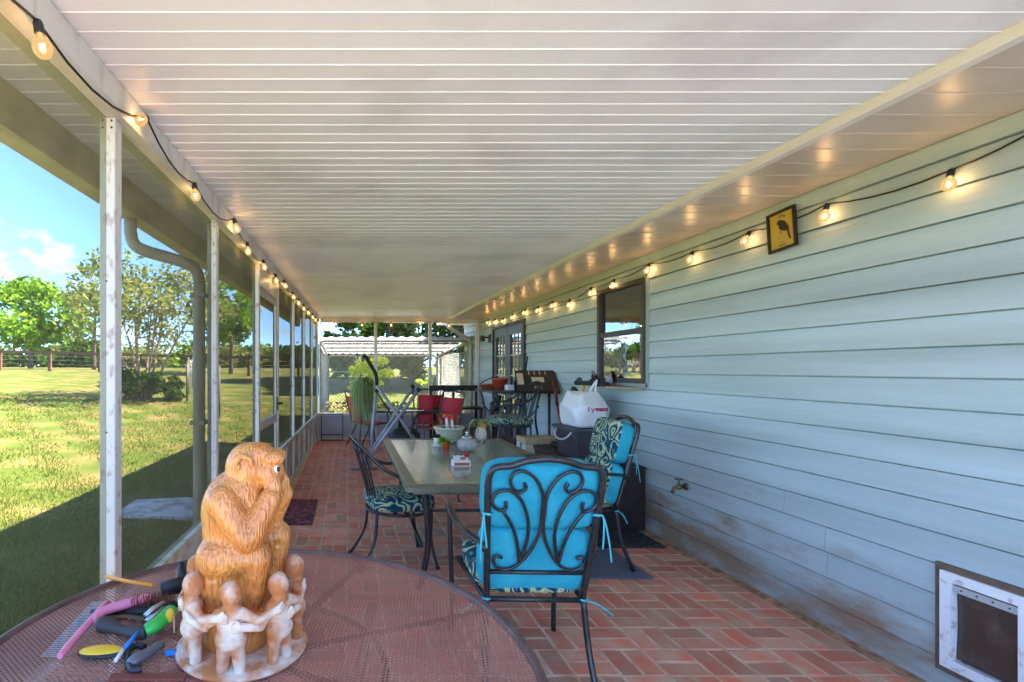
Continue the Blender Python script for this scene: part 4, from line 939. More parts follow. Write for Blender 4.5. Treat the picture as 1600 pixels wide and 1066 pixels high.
for k in range(7):
    a = rr.uniform(0, 6.28); tw.tube(spline([p + Vector((.07 * math.cos(a), .04 * math.sin(a), .13)), p + Vector((.10 * math.cos(a), .05 * math.sin(a), .22)), p + Vector((.13 * math.cos(a + .4), .06 * math.sin(a), .27 + .05 * rr.random()))], 4), [.003 - .0002 * i for i in range(9)], 5)
tw.build('twigs', M('twig', lin((150, 108, 84)), .8), bowl)
leaves('sprouts', bowl, G2, [(p.x + rr.uniform(-.12, .12), p.y + rr.uniform(-.05, .05), p.z + rr.uniform(.19, .29), .025) for _ in range(9)], 60, .016, 3)
def pot_plant(name, label, p, prof, mat, leafm, n, ls, clump_h, cr):
    t = thing(name, label, 'pot plant', p)
    MB().lathe(prof, 22, p).build('pot', mat, t)
    top = prof[-1][1]; rr = random.Random(n)
    leaves('foliage', t, leafm, [(p.x + rr.uniform(-cr, cr), p.y + rr.uniform(-cr, cr), p.z + top + rr.uniform(0, clump_h), cr * .7) for _ in range(8)], n, ls, n); return t
white_glaze = M('white_glaze', lin((226, 222, 218)), .3, coat=.3)
p1 = at(697, 704); p1.z = ZT
pot_plant('pot_plant', 'small orange pot with a green succulent on the glass table', p1, [(0, 0), (.028, 0), (.036, .06), (.039, .062), (.039, .074), (.034, .074), (.033, .066), (0, .066)], M('orange_pot', lin((226, 82, 40)), .5), G1, 200, .012, .05, .05)
p2 = at(684, 698); p2.z = ZT
sp_ = pot_plant('pot_plant', 'small white pot on a saucer left of the orange pot', p2, [(0, .008), (.03, .008), (.038, .07), (.04, .082), (.036, .082), (.034, .074), (0, .074)], white_glaze, G3, 120, .012, .03, .035)
MB().lathe([(0, 0), (.045, 0), (.062, .012), (.058, .0125), (.03, .0075), (0, .0075)], 22, p2).build('saucer', white_glaze, sp_)
p3_ = Vector((1.31, 4.92, tz + .0002))
cp = pot_plant('face_planter', 'pale bulb-shaped planter with orange top and trailing pale green strands', p3_, [(0, 0), (.04, 0), (.055, .03), (.058, .07), (.05, .11), (.035, .135), (.034, .137), (0, .137)], M('pale_pink_clay', lin((224, 200, 176)), .6), leafmat('orange_flower', lin((236, 150, 30)), lin((246, 190, 50))), 60, .02, .03, .03)
sn = MB(); rr = random.Random(8)
for k in range(12):
    a = rr.uniform(0, 6.28); L_ = rr.uniform(.07, .13); q = p3_ + Vector((0, 0, .15))
    sn.tube(spline([q, q + Vector((L_ * .5 * math.cos(a), L_ * .5 * math.sin(a), .06)), q + Vector((L_ * math.cos(a), L_ * math.sin(a), .02)), q + Vector((L_ * 1.2 * math.cos(a), L_ * 1.2 * math.sin(a), -.09 * rr.random()))], 4), .004, 5)
sn.build('strands', leafmat('pale_strand', lin((150, 170, 90)), lin((206, 206, 150))), cp)
p4 = at(730, 706); p4.z = ZT
teapot_glass = M('teapot_glass', lin((206, 196, 186)), .06, spec=.6); teapot_glass.node_tree.nodes['Principled BSDF'].inputs['Alpha'].default_value = .38
jar = thing('glass_teapot', 'round clear glass teapot with lid in the middle of the glass table', 'teapot', p4)
MB().lathe([(0, 0), (.045, 0), (.075, .02), (.092, .055), (.085, .09), (.06, .112), (.045, .118), (.042, .118), (.057, .109), (.081, .088), (.088, .055), (.072, .023), (.043, .004), (0, .004)], 26, p4).build('body', teapot_glass, jar)
MB().lathe([(0, 0), (.046, 0), (.048, .006), (.03, .02), (.012, .026), (.012, .036), (.018, .046), (.012, .058), (0, .06)], 18, p4 + Vector((0, 0, .119))).build('lid', M('steel_lid', lin((196, 196, 194)), .2, metal=.9), jar)
MB().lathe([(0, 0), (.03, 0), (.034, .06), (.0, .065)], 16, p4 + Vector((0, 0, .006))).build('filling', M('brown_tea', lin((150, 92, 56)), .5), jar)
MB().tube(spline([p4 + Vector((.085, 0, .06)), p4 + Vector((.12, 0, .075)), p4 + Vector((.135, 0, .11))], 4), [.018, .017, .016, .014, .013, .012, .011, .01, .01], 10).build('spout', clear_glass, jar)
MB().tube(spline([p4 + Vector((-.082, 0, .09)), p4 + Vector((-.13, 0, .095)), p4 + Vector((-.135, 0, .045)), p4 + Vector((-.088, 0, .03))], 5), .008, 8).build('handle', clear_glass, jar)
p5 = at(720, 728); p5.z = ZT
bx = thing('snack_box', 'small white and brown cardboard box standing in front of the teapot', 'box', p5, math.radians(4))
MB().box((-.065, -.03, 0), (.065, .03, .042), bev=.002).build('box', M('box_white', lin((226, 220, 210)), .6), bx, world=False)
MB().box((-.056, -.0312, .008), (.056, -.0303, .028)).build('label_band', M('label_brown', lin((172, 84, 56)), .5), bx, world=False)
MB().box((-.05, -.02, .0425), (.05, .025, .075)).build('inner_pack', M('pack_white', lin((214, 210, 206)), .5), bx, world=False)
MB().box((-.01, -.0212, .048), (.03, -.0203, .068)).build('pack_print', M('label_brown'), bx, world=False)
MB().lathe([(0, 0), (.02, 0), (.02, .002), (0, .002)], 14, mat=Matrix.Translation((.036, -.021, .085)) @ Matrix.Rotation(math.pi / 2, 4, 'X')).tube([(-.045, -.02, .076), (-.045, -.02, .096)], .004, 6).tube([(-.01, -.02, .078), (.03, -.02, .1)], .004, 6).build('emblem', M('emblem_red', lin((170, 40, 36)), .4), bx, world=False)

# ------------------------------------------------------------------ round mesh table
rt = thing('round_table', 'round rust-brown metal table with perforated mesh top in the foreground', 'table', (TC.x, TC.y, 0))
def perforated():
    pt = .0105; s = pt / math.sqrt(3); ri = s * .55; V = []; Fc = []; c = 0
    ang = [math.pi / 6 + math.pi / 3 * k for k in range(6)]; co = [(math.cos(a), math.sin(a)) for a in ang]
    n = int(TR / pt) + 2
    rows_ = int(TR / (pt * .866)) + 2
    for j in range(-rows_, rows_ + 1):
        for i in range(-n, n + 1):
            x = (i + .5 * (j % 2)) * pt; y = j * pt * .866
            if x * x + y * y > (TR - .012) ** 2: continue
            solid = False
            for cx_, sy_ in co: V.append((x + s * cx_, y + s * sy_, 0))
            for cx_, sy_ in co: V.append((x + ri * cx_, y + ri * sy_ * .85, -.0006))
            for k in range(6): k2 = (k + 1) % 6; Fc.append((c + k, c + k2, c + 6 + k2, c + 6 + k))
            c += 12
    me = bpy.data.meshes.new('mesh_top'); me.from_pydata(V, [], Fc); me.update(); return me
rust = M('rust_brown_metal', lin((150, 98, 84)), .5, col2=lin((172, 122, 102)), vscale=5, lo=.4, hi=.7, spec=.4, detail=8)
rustd = M('rust_brown_rim', lin((108, 84, 76)), .45, col2=lin((88, 62, 54)), vscale=14)
me = perforated(); me.materials.append(rust); mo = bpy.data.objects.new('mesh_top', me); COL.objects.link(mo); mo.parent = rt; mo.location = (0, 0, TZ - .002); mo.rotation_euler = (0, 0, .35)
ringp = lambda r, z, n=96: [(r * math.cos(2 * math.pi * k / n), r * math.sin(2 * math.pi * k / n), z) for k in range(n + 1)]
MB().tube(ringp(TR - .008, TZ - .004), .0125, 8, cap=False).build('rim', rustd, rt, world=False)
for k in range(4):
    a = .35 + math.pi / 4 * k * 1.0
    MB().bar((-(TR - .02) * math.cos(a), -(TR - .02) * math.sin(a), TZ - .012 - .004 * k), ((TR - .02) * math.cos(a), (TR - .02) * math.sin(a), TZ - .012 - .004 * k), .022, .003).build('support_strap', rustd, rt, world=False)
MB().tube(ringp(.3, TZ - .035, 48), .008, 6, cap=False).build('brace_ring', rustd, rt, world=False)
for k in range(4):
    a = math.pi / 4 + math.pi / 2 * k; c_, s_ = math.cos(a), math.sin(a)
    MB().tube(spline([(.40 * c_, .40 * s_, TZ - .025), (.33 * c_, .33 * s_, .5), (.30 * c_, .30 * s_, .25), (.40 * c_, .40 * s_, 0)], 4), .014, 8).build('leg', rustd, rt, world=False)

# ------------------------------------------------------------------ carved monkey in the ring of clay figures
ZR = TZ + .0015
KX, KY = P(380, 900, 1.19).x, 1.19
def uz(v): return H - (660 + v / 2.625 - 577) * 1.2 / F - (ZR + .013)
def uv(u, v, y=0): return Vector(((u - 378) * .000589, y, uz(v)))
monkey = thing('wooden_monkey', 'carved orange-brown wooden monkey covering its mouth, standing in the clay ring', 'statue', (KX, KY, ZR + .013))
mk = MB()
def cap_(m, a, b, r0, r1, k=7):
    for i in range(k): f = i / (k - 1); p = a.lerp(b, f); r = r0 + (r1 - r0) * f; m.ell(p, (r, r, r), 14, 10)
mk.ell(uv(396, 182), (.053, .050, .060), 24, 16)                       # skull
mk.ell(uv(425, 128, 0), (.052, .040, .030), 20, 12)
mk.ell(uv(500, 140, -.016), (.030, .026, .020), 16, 12); mk.ell(uv(500, 140, .02), (.030, .026, .020), 16, 12)   # brows
mk.ell(uv(480, 200, 0), (.040, .044, .040), 20, 14)                    # muzzle
mk.ell(uv(360, 275, 0), (.062, .066, .052), 20, 14)                    # neck fur
mk.ell(uv(345, 360, 0), (.080, .076, .100), 24, 18)                    # chest and back
mk.ell(uv(300, 430, 0), (.050, .066, .080), 20, 14)
cap_(mk, uv(318, 300, -.058), uv(415, 425, -.066), .040, .036); cap_(mk, uv(425, 425, -.064), uv(500, 290, -.044), .035, .026); mk.ell(uv(508, 250, -.034), (.022, .018, .032), 14, 10)
cap_(mk, uv(330, 300, .058), uv(470, 425, .06), .036, .033); cap_(mk, uv(470, 425, .058), uv(535, 300, .034), .031, .024); mk.ell(uv(535, 262, .024), (.018, .018, .030), 14, 10)
mk.ell(uv(335, 560, 0), (.075, .070, .085), 22, 16)                    # hips
cap_(mk, uv(290, 520, -.040), uv(445, 512, -.046), .050, .036); cap_(mk, uv(448, 520, -.046), uv(420, 700, -.040), .036, .030)
cap_(mk, uv(320, 520, .045), uv(505, 480, .05), .048, .034); cap_(mk, uv(508, 490, .05), uv(480, 690, .045), .032, .028)
cap_(mk, uv(285, 600, -.026), uv(290, 720, -.022), .052, .050); cap_(mk, uv(285, 600, .03), uv(290, 720, .03), .05, .05)
mk.ell(uv(455, 735, -.035), (.04, .024, .02), 14, 10); mk.ell(uv(490, 735, .035), (.04, .024, .02), 14, 10)
mk.lathe([(.0, 0), (.078, 0), (.082, .02), (.078, .07), (.07, .12), (.0, .13)], 24, (-.012, 0, 0))
def woodmat():
    m = M('carved_orange_wood', lin((230, 152, 74)), .36, col2=lin((196, 110, 44)), vscale=5, lo=.35, hi=.75, stretch=(2.5, 2.5, .5), coat=.35, spec=.5)
    t = m.node_tree; b = t.nodes['Principled BSDF']; tcn = t.nodes.new('ShaderNodeTexCoord'); mpn = t.nodes.new('ShaderNodeMapping'); mpn.inputs['Scale'].default_value = (1, 1, .22); mpn.inputs['Rotation'].default_value = (0, .35, 0)
    n = t.nodes.new('ShaderNodeTexNoise'); n.inputs['Scale'].default_value = 190; n.inputs['Detail'].default_value = 2; bp = t.nodes.new('ShaderNodeBump'); bp.inputs['Strength'].default_value = 1; bp.inputs['Distance'].default_value = .008
    t.links.new(tcn.outputs['Object'], mpn.inputs[0]); t.links.new(mpn.outputs[0], n.inputs['Vector']); t.links.new(n.outputs['Fac'], bp.inputs['Height']); t.links.new(bp.outputs[0], b.inputs['Normal'])
    # cut grooves are darker, bare wood shows in streaks
    src = b.inputs['Base Color'].links[0].from_socket; r = t.nodes.new('ShaderNodeValToRGB'); r.color_ramp.elements[0].position = .36; r.color_ramp.elements[1].position = .52; r.color_ramp.elements[0].color = (.55, .45, .4, 1); r.color_ramp.elements[1].color = (1, 1, 1, 1)
    mx = t.nodes.new('ShaderNodeMixRGB'); mx.blend_type = 'MULTIPLY'; mx.inputs[0].default_value = .6
    t.links.new(n.outputs['Fac'], r.inputs[0]); t.links.new(src, mx.inputs[1]); t.links.new(r.outputs[0], mx.inputs[2]); t.links.new(mx.outputs[0], b.inputs['Base Color'])
    return m
def remesh(o, vox, it=4):
    m = o.modifiers.new('r', 'REMESH'); m.mode = 'VOXEL'; m.voxel_size = vox; m.use_smooth_shade = True
    s = o.modifiers.new('s', 'SMOOTH'); s.iterations = it; s.factor = .5
wood = woodmat()
bo = mk.build('body', wood, monkey, world=False, fix=False); remesh(bo, .0035, 5)
ew_ = M('eye_white', lin((236, 230, 220)), .3); eb = M('eye_black', (.01, .01, .01), .2)
for sy in (-1, 1):
    c = uv(520, 178, sy * .030)
    e_ = MB().ell(c, (.008, .006, .009), 14, 10).build('eye', ew_, monkey, world=False)
    MB().ell(c + Vector((.0045, sy * .0030, 0)), (.0048, .004, .006), 12, 8).build('pupil', eb, e_, world=False)
    er = uv(398, 150, sy * .047)
    MB().tube(spline([er + Vector((.018, 0, -.006)), er + Vector((.012, sy * .006, .012)), er + Vector((-.006, sy * .008, .016)), er + Vector((-.016, sy * .006, .002)), er + Vector((-.010, sy * .002, -.012))], 5), .006, 8).build('ear', wood, monkey, world=False)
ringt = thing('clay_figure_ring', 'ring of pale terracotta figures with linked arms on the mesh table', 'ornament', (KX, KY, ZR))
clay = M('whitewashed_clay', lin((184, 112, 60)), .8, col2=lin((220, 198, 174)), vscale=15, lo=.42, hi=.60, bump=.4, bscale=60, detail=12)
MB().lathe([(0, 0), (.150, 0), (.155, .006), (.150, .012), (0, .0125)], 40, (KX, KY, ZR)).build('base', clay, ringt)
fg = MB(); NF = 7; rf_ = .126; st = 2 * math.pi / NF
def fl_(r, a, z): return Vector((r * math.sin(a), -r * math.cos(a), z))      # ring coordinates; a = 0 is nearest the camera
for s in (-1, 1): cap_(fg, fl_(rf_, s * .165, .004), fl_(rf_, s * .105, .075), .013, .0175, 7)
fg.ell(fl_(rf_, 0, .080), (.036, .024, .024), 14, 10); fg.ell(fl_(rf_ - .002, 0, .110), (.031, .021, .034), 14, 10); fg.ell(fl_(rf_ - .002, 0, .134), (.038, .020, .018), 14, 10)
cap_(fg, fl_(rf_, 0, .145), fl_(rf_, 0, .16), .018, .016, 3); fg.ell(fl_(rf_ - .004, 0, .176), (.0235, .025, .028), 14, 12)
cap_(fg, fl_(rf_ + .004, .2, .136), fl_(rf_ + .014, .42, .122), .0125, .0105, 7); cap_(fg, fl_(rf_ + .014, .42, .122), fl_(rf_ + .016, st - .13, .132), .0105, .0095, 8)
cap_(fg, fl_(rf_ + .004, -.2, .134), fl_(rf_ + .012, -.42, .106), .0125, .0105, 7); cap_(fg, fl_(rf_ + .012, -.42, .106), fl_(rf_ + .015, -st + .16, .112), .0105, .0095, 8)
for s, zz, a in ((1, .132, st - .13), (-1, .112, -st + .16)):
    for q in range(4): cap_(fg, fl_(rf_ + .017, a + s * .02, zz + .008 - .0055 * q), fl_(rf_ + .018, a + s * .10, zz + .006 - .0050 * q), .0042, .0034, 4)
    cap_(fg, fl_(rf_ + .019, a, zz + .008), fl_(rf_ + .02, a + s * .05, zz + .015), .004, .0034, 3)
fo_ = fg.build('figure', clay, ringt, world=False, fix=False); remesh(fo_, .0028, 2)
for k in range(1, NF):
    c = fo_.copy(); COL.objects.link(c); c.rotation_euler = (0, 0, st * k)

# ------------------------------------------------------------------ grooming tools on the round table
ZB = TZ + .0008
def tp(x, y, dz=0): 
    v = PZ(x, y, ZB); return Vector((v.x, v.y, ZB + dz))
pink = M('pink_plastic', lin((232, 132, 156)), .4)
steel = M('steel', lin((190, 190, 192)), .3, metal=.9)
pk = thing('undercoat_rake', 'pink plastic grooming rake with a row of fine steel pins', 'brush', tp(150, 985))
a, b, m_ = tp(93, 1034, .012), tp(168, 952, .02), tp(134, 990, .018)
MB().tube(spline([a, m_, b], 6), [.007] * 2 + [.009] * 9 + [.007] * 2, 8).build('head_bar', pink, pk)
MB().tube(spline([tp(146, 983, .018), tp(160, 972, .026), tp(195, 962, .03), tp(238, 950, .028)], 5), [.007, .008, .009, .010, .011, .0115, .0115, .012, .012, .0125, .013, .0135, .0135, .0135, .013, .009], 9).build('handle', pink, pk)
pins = MB()
for i in range(34):
    f = i / 33; q = a.lerp(b, f) ; pins.tube([q, q + Vector((-.05, .012, -.006 if q.z > .78 else 0))], .0007, 4, cap=False)
pins.build('pins', steel, pk, kind='stuff')
# green and black deshedding tool
gtl = thing('deshedding_tool', 'green and black deshedding tool lying in the heap of grooming tools', 'brush', tp(215, 1000))
MB().tube(spline([tp(150, 991, .016), tp(165, 989, .020), tp(190, 995, .016), tp(212, 1001, .018), tp(228, 1000, .02)], 4), [.012, .016, .019, .02, .02, .019, .0165, .0145, .013, .013, .0135, .0145, .016, .0165, .0165, .016, .015], 10).build('handle', M('charcoal_rubber', lin((58, 54, 52)), .6), gtl)
MB().tube(spline([tp(226, 1000, .022), tp(240, 995, .026), tp(256, 985, .03), tp(268, 974, .032)], 4), [.016, .017, .018, .019, .020, .020, .020, .021, .021, .022, .022, .022, .020], 12, flat=.8).build('head', M('green_plastic', lin((52, 186, 70)), .35, coat=.3), gtl)
MB().ell(tp(266, 988, .042), (.012, .008, .018), 14, 10).build('badge', M('yellow_badge', lin((226, 176, 40)), .5), gtl)
MB().box((tp(276, 985).x - .001, tp(276, 985).y - .02, ZB + .004), (tp(276, 985).x + .002, tp(276, 985).y + .02, ZB + .045)).build('blade', steel, gtl)
# yellow oval
yo = thing('oval_brush', 'flat oval brush with yellow face and black edge', 'brush', tp(160, 1028))
c = tp(160, 1026); 
MB().ell(c + Vector((0, 0, .010)), (.056, .024, .009), 28, 10, rot=(0, 0, .05)).build('body', black_plastic, yo); MB().ell(c + Vector((-.002, 0, .0135)), (.050, .0205, .0085), 28, 10, rot=(0, 0, .05)).build('pad', M('yellow_rubber', lin((240, 190, 40)), .5), yo)
# pin brush
pb = thing('pin_brush', 'black oval pin brush with copper bristles lying behind the pink rake', 'brush', tp(240, 955))
c = tp(238, 957); MB().ell(c + Vector((0, 0, .014)), (.072, .03, .013), 24, 10, rot=(0, 0, .25)).tube([c + Vector((-.06, -.01, .014)), c + Vector((-.15, -.03, .012))], [.012, .010], 8).build('body', black_plastic, pb)
br = MB(); rr = random.Random(2)
for i in range(150):
    x, y = rr.uniform(-1, 1), rr.uniform(-1, 1)
    if x * x + y * y > .9: continue
    q = c + Vector((x * .062, y * .024 + x * .014, .024)); br.tube([q, q + Vector((rr.uniform(-.006, .006), rr.uniform(-.004, .004), .022))], .0008, 4, cap=False)
br.build('bristles', M('copper_pin', lin((150, 84, 62)), .4, metal=.5), pb, kind='stuff')
# orange stick, clipper, knife, blue stick, ruler
st_ = MB().tube([tp(166, 907, .012), tp(200, 921, .024), tp(240, 937, .040)], [.0055, .006, .006], 8).build('orange_stick', M('orange_plastic', lin((236, 148, 44)), .45)); tag(st_, 'thin orange stick lying across the back of the grooming heap', 'stick')
cl_ = thing('hair_clipper', 'black and grey hair clipper at the front of the grooming heap', 'clipper', tp(228, 1035))
MB().tube(spline([tp(203, 1048, .012), tp(214, 1040, .014), tp(232, 1030, .015), tp(252, 1016, .014)], 4), [.009, .013, .015, .016, .016, .0155, .015, .014, .013, .013, .012, .012, .011], 10, flat=.8).build('body', M('clipper_grey', lin((110, 110, 112)), .35, metal=.4), cl_)
MB().tube(spline([tp(200, 1040, .010), tp(200, 1026, .012), tp(213, 1017, .012), tp(226, 1020, .012)], 5), .0075, 8).tube(spline([tp(200, 1041, .010), tp(207, 1054, .010), tp(222, 1052, .010)], 5), .0085, 8).build('grip_loop', black_plastic, cl_)
kn = thing('nail_clipper', 'silver nail clipper resting on the green tool', 'clipper', tp(242, 980)); MB().tube([tp(226, 990, .044), tp(240, 981, .050), tp(257, 972, .052)], [.006, .008, .006], 8, flat=.6).build('lever', steel, kn); MB().tube([tp(228, 992, .034), tp(257, 975, .043)], [.006, .006], 8, flat=.6).build('jaw', steel, kn)
bs = thing('blue_pen', 'blue and white slim pen lying by the yellow brush', 'pen', tp(198, 1025)); MB().tube([tp(193, 1029, .020), tp(217, 1004, .026)], .0055, 8).build('barrel', M('blue_plastic', lin((40, 120, 190)), .4), bs); MB().tube([tp(180, 1043, .014), tp(192.6, 1029.4, .020)], [.004, .0054], 8).build('tip', white_glaze, bs)
q = tp(268, 1024); bc = MB().box((q.x - .014, q.y - .006, ZB), (q.x + .014, q.y + .006, ZB + .012), bev=.002).build('blue_clip', M('blue_plastic')); tag(bc, 'tiny blue plastic clip beside the clay ring', 'clip')
hd = thing('hair_dryer', 'black dryer-shaped tool half hidden behind the clay ring', 'dryer', tp(268, 930)); MB().tube([tp(252, 934, .024), tp(290, 926, .026)], [.02, .024], 12).build('barrel', black_plastic, hd); MB().tube([tp(284, 924, .03), tp(284, 912, .055)], [.012, .014], 10).build('handle', black_plastic, hd)
a, b = tp(172, 1061, .004), tp(290, 1061, .004); ru = MB().bar(a, b, .02, .006).build('wooden_ruler', M('red_brown_wood', lin((120, 60, 44)), .6)); tag(ru, 'red-brown wooden ruler lying at the front edge of the picture', 'ruler')
pb2 = thing('wooden_brush', 'flat brown brush handle lying under the pink rake', 'brush', tp(180, 1000)); MB().tube([tp(122, 975, .006), tp(200, 965, .006), tp(240, 975, .006)], [.012, .010, .008], 8, flat=.45).build('handle', M('olive_wood', lin((96, 84, 62)), .6), pb2)

# ------------------------------------------------------------------ along the house wall
cb = thing('low_cabinet', 'low dark wooden cabinet with open shelf standing against the siding', 'cabinet', (2.36, 5.0, 0))
x0, x1, y0, y1, zt = 2.12, 2.625, 4.40, 5.66, .565
MB().box((x0 - .015, y0 - .015, zt - .03), (x1, y1 + .015, zt), bev=.003).build('top', dark_wood, cb)
MB().box((x0, y0, 0), (x1, y0 + .025, zt - .031)).build('side_panel', dark_wood, cb); MB().box((x0, y1 - .025, 0), (x1, y1, zt - .031)).build('side_panel', dark_wood, cb)
MB().box((x1 - .02, y0 + .026, .02), (x1, y1 - .026, zt - .031)).build('back_panel', dark_wood, cb)
for z in (.05, .28): MB().box((x0 + .01, y0 + .026, z), (x1 - .021, y1 - .026, z + .02)).build('shelf', dark_wood, cb)
MB().box((x0, 5.02, .071), (x1 - .03, 5.04, .279)).build('divider', dark_wood, cb)
MB().box((x0 - .004, y0 + .03, .301), (x0 + .012, 4.75, zt - .032)).build('drawer_front', dark_wood, cb); MB().box((x0 - .004, 5.05, .301), (x0 + .012, y1 - .03, zt - .032)).build('drawer_front', dark_wood, cb)
wh = MB().ell((2.30, 4.60, .102), (.09, .07, .03), 20, 10, e=.6).build('folded_cloth', M('white_cloth', lin((206, 204, 200)), .9)); tag(wh, 'folded white cloth on the shelf of the dark cabinet', 'cloth')
# dark tub and shopping bag
tub = thing('storage_tub', 'dark grey plastic tub on the low cabinet under the shopping bag', 'tub', (2.33, 4.93, zt))
tm = M('dark_grey_plastic', lin((62, 62, 66)), .45)
def frust(mb, c, a0, b0, a1, b1, z0, z1):
    vs = [(c[0] + sx * a0, c[1] + sy * b0, z0) for sx, sy in ((-1, -1), (1, -1), (1, 1), (-1, 1))] + [(c[0] + sx * a1, c[1] + sy * b1, z1) for sx, sy in ((-1, -1), (1, -1), (1, 1), (-1, 1))]
    return mb.add(vs, [(0, 3, 2, 1), (4, 5, 6, 7), (0, 1, 5, 4), (1, 2, 6, 5), (2, 3, 7, 6), (3, 0, 4, 7)])
frust(MB(), (2.34, 4.93), .16, .22, .2, .26, zt + .001, zt + .27).build('tub', tm, tub); frust(MB(), (2.34, 4.93), .215, .275, .215, .275, zt + .271, zt + .295).build('rim', tm, tub)
MB().tube(spline([(2.13, 4.75, zt + .26), (2.10, 4.80, zt + .20), (2.10, 4.95, zt + .17), (2.10, 5.06, zt + .20), (2.13, 5.1, zt + .26)], 5), .009, 7).build('bail_handle', M('handle_white', lin((200, 198, 192)), .5), tub)
bag = thing('shopping_bag', 'bulging white plastic shopping bag with red store lettering', 'bag', (2.34, 4.95, zt + .296))
bgm = M('white_plastic_bag', lin((222, 218, 214)), .4, bump=.8, bscale=14, detail=3)
bg_ = MB(); n1, n2 = 40, 22
for j in range(n2 + 1):
    f = j / n2; z = .004 + .33 * f
    for i in range(n1):
        a = 2 * math.pi * i / n1
        r = (1.0 + .10 * math.sin(f * 3.1)) * (1 - .30 * max(0, f - .6) / .4) * (1 if f > .03 else .9)
        wr = 1 + .035 * math.sin(5 * a + 7 * f) + .02 * math.sin(11 * a - 9 * f) * f
        ca, sa = math.cos(a), math.sin(a); e = .42
        bg_.v.append((math.copysign(abs(ca) ** e, ca) * .155 * r * wr, math.copysign(abs(sa) ** e, sa) * .215 * r * wr, z + .02 * math.sin(3 * a) * f))
for j in range(n2):
    for i in range(n1): i2 = (i + 1) % n1; bg_.f.append((j * n1 + i, j * n1 + i2, (j + 1) * n1 + i2, (j + 1) * n1 + i)); bg_.sm.append(True)
bg_.f.append(tuple(reversed(range(n1)))); bg_.sm.append(True); bg_.f.append(tuple(n2 * n1 + i for i in range(n1))); bg_.sm.append(True)
bg_.build('sack', bgm, bag, world=False)
MB().tube(spline([(.05, -.14, .30), (.06, -.12, .40), (.08, -.10, .455), (.06, -.06, .40), (.03, -.02, .31)], 6), .016, 8, flat=.4).build('handle', bgm, bag, world=False)
bagred = M('store_red', lin((190, 26, 44)), .5)
tm4 = Matrix.Rotation(math.pi / 2, 4, 'X')
text_mesh('lettering', 'T·J·maxx', .060, bagred, bag, tm4, .001, .0022)
lt = [c for c in COL.objects if c.parent == bag and c.name.startswith('lettering')][0]
for v in lt.data.vertices:                       # wrap the letters round the bulging side
    tx_, th_, z_ = v.co; tx_ += .022; z_ += .19; f = (z_ - .004) / .33
    r = (1.0 + .10 * math.sin(f * 3.1)) * (1 - .30 * max(0, f - .6) / .4); wr = 1.0
    for _ in range(4):
        ca = min(.999, (abs(tx_) / (.155 * r * wr)) ** (1 / .42)); sa = math.sqrt(1 - ca * ca); a = -math.atan2(sa, math.copysign(ca, tx_)) % (2 * math.pi)
        wr = 1 + .035 * math.sin(5 * a + 7 * f) + .02 * math.sin(11 * a - 9 * f) * f
    v.co = (tx_, -.215 * r * wr * sa ** .42 - .004 + th_, z_)
# window shelf with dark bits
sh = thing('window_shelf', 'black padded shelf bar mounted below the window', 'shelf', (2.54, 4.85, 1.26))
MB().box((2.44, 4.42, 1.252), (XW - .014, 5.24, 1.268)).build('board', M('pale_wood_edge', lin((168, 140, 110)), .7), sh)
MB().tube([(2.455, 4.72, 1.282), (2.455, 5.36, 1.285)], .026, 12).build('padded_bar', M('black_foam', (.02, .02, .02), .85), sh)
fg2 = thing('cat_figurine', 'small dark figurine standing at the far end of the window shelf', 'figurine', (2.54, 5.14, 1.2682))
k_ = MB(); k_.ell((0, 0, .035), (.05, .07, .034), 14, 10).ell((0, .0, .085), (.03, .03, .032), 12, 8).ell((0, -.05, .06), (.03, .03, .022), 12, 8)
k_.build('body', M('dark_figurine', lin((38, 30, 30)), .6), fg2, world=False); MB().ell((0, .015, .12), (.018, .05, .016), 12, 8, rot=(.5, 0, 0)).build('wing', M('pale_figurine', lin((140, 116, 104)), .7), fg2, world=False)
gl_ = thing('grey_stone', 'rounded grey stone leaning on the window glass', 'stone', (2.585, 4.93, 1.2682)); MB().ell((0, 0, .052), (.03, .055, .052), 14, 10).build('stone', M('grey_violet_stone', lin((150, 142, 146)), .8), gl_, world=False)
hk = thing('garden_gloves', 'black gloves with yellow cuff hanging from the window shelf', 'gloves', (2.44, 5.22, 1.12))
MB().ell((2.43, 5.34, 1.18), (.03, .09, .055), 14, 10, rot=(.5, 0, 0)).ell((2.44, 5.26, 1.31), (.02, .06, .035), 14, 10).build('glove', black_plastic, hk); MB().tube(spline([(2.43, 5.14, 1.26), (2.42, 5.15, 1.2), (2.43, 5.14, 1.14)], 4), .018, 8).build('cuff', M('yellow_cuff', lin((214, 160, 40)), .6), hk)
# sweeper with red handle on the cabinet
swp = thing('floor_sweeper', 'red-handled sweeper with black head standing on the low cabinet', 'sweeper', (2.40, 5.55, zt))
MB().tube([(2.40, 5.52, zt + .05), (2.40, 5.72, 1.02)], .014, 8).build('pole', M('red_enamel', lin((150, 26, 34)), .4), swp); MB().tube([(2.40, 5.72, 1.02), (2.395, 5.80, 1.30)], [.017, .022], 8).build('grip', M('dark_red_grip', lin((104, 20, 28)), .6), swp)
MB().box((2.27, 5.44, zt + .002), (2.53, 5.60, zt + .055), bev=.012).build('head', black_plastic, swp)
# carton
ct = thing('carton', 'open beige carton with blue and yellow printed side next to the cabinet', 'box', (2.24, 5.92, 0))
MB().box((2.04, 5.74, 0), (2.46, 6.04, .56)).build('carton', M('printed_blue_carton', lin((206, 196, 170)), .7, col2=lin((48, 88, 160)), vscale=9, lo=.49, hi=.53), ct)
MB().box((2.035, 5.735, .561), (2.465, 6.045, .63), bev=.008).build('folded_top', M('kraft_paper', lin((196, 170, 126)), .8, bump=.4, bscale=30), ct)
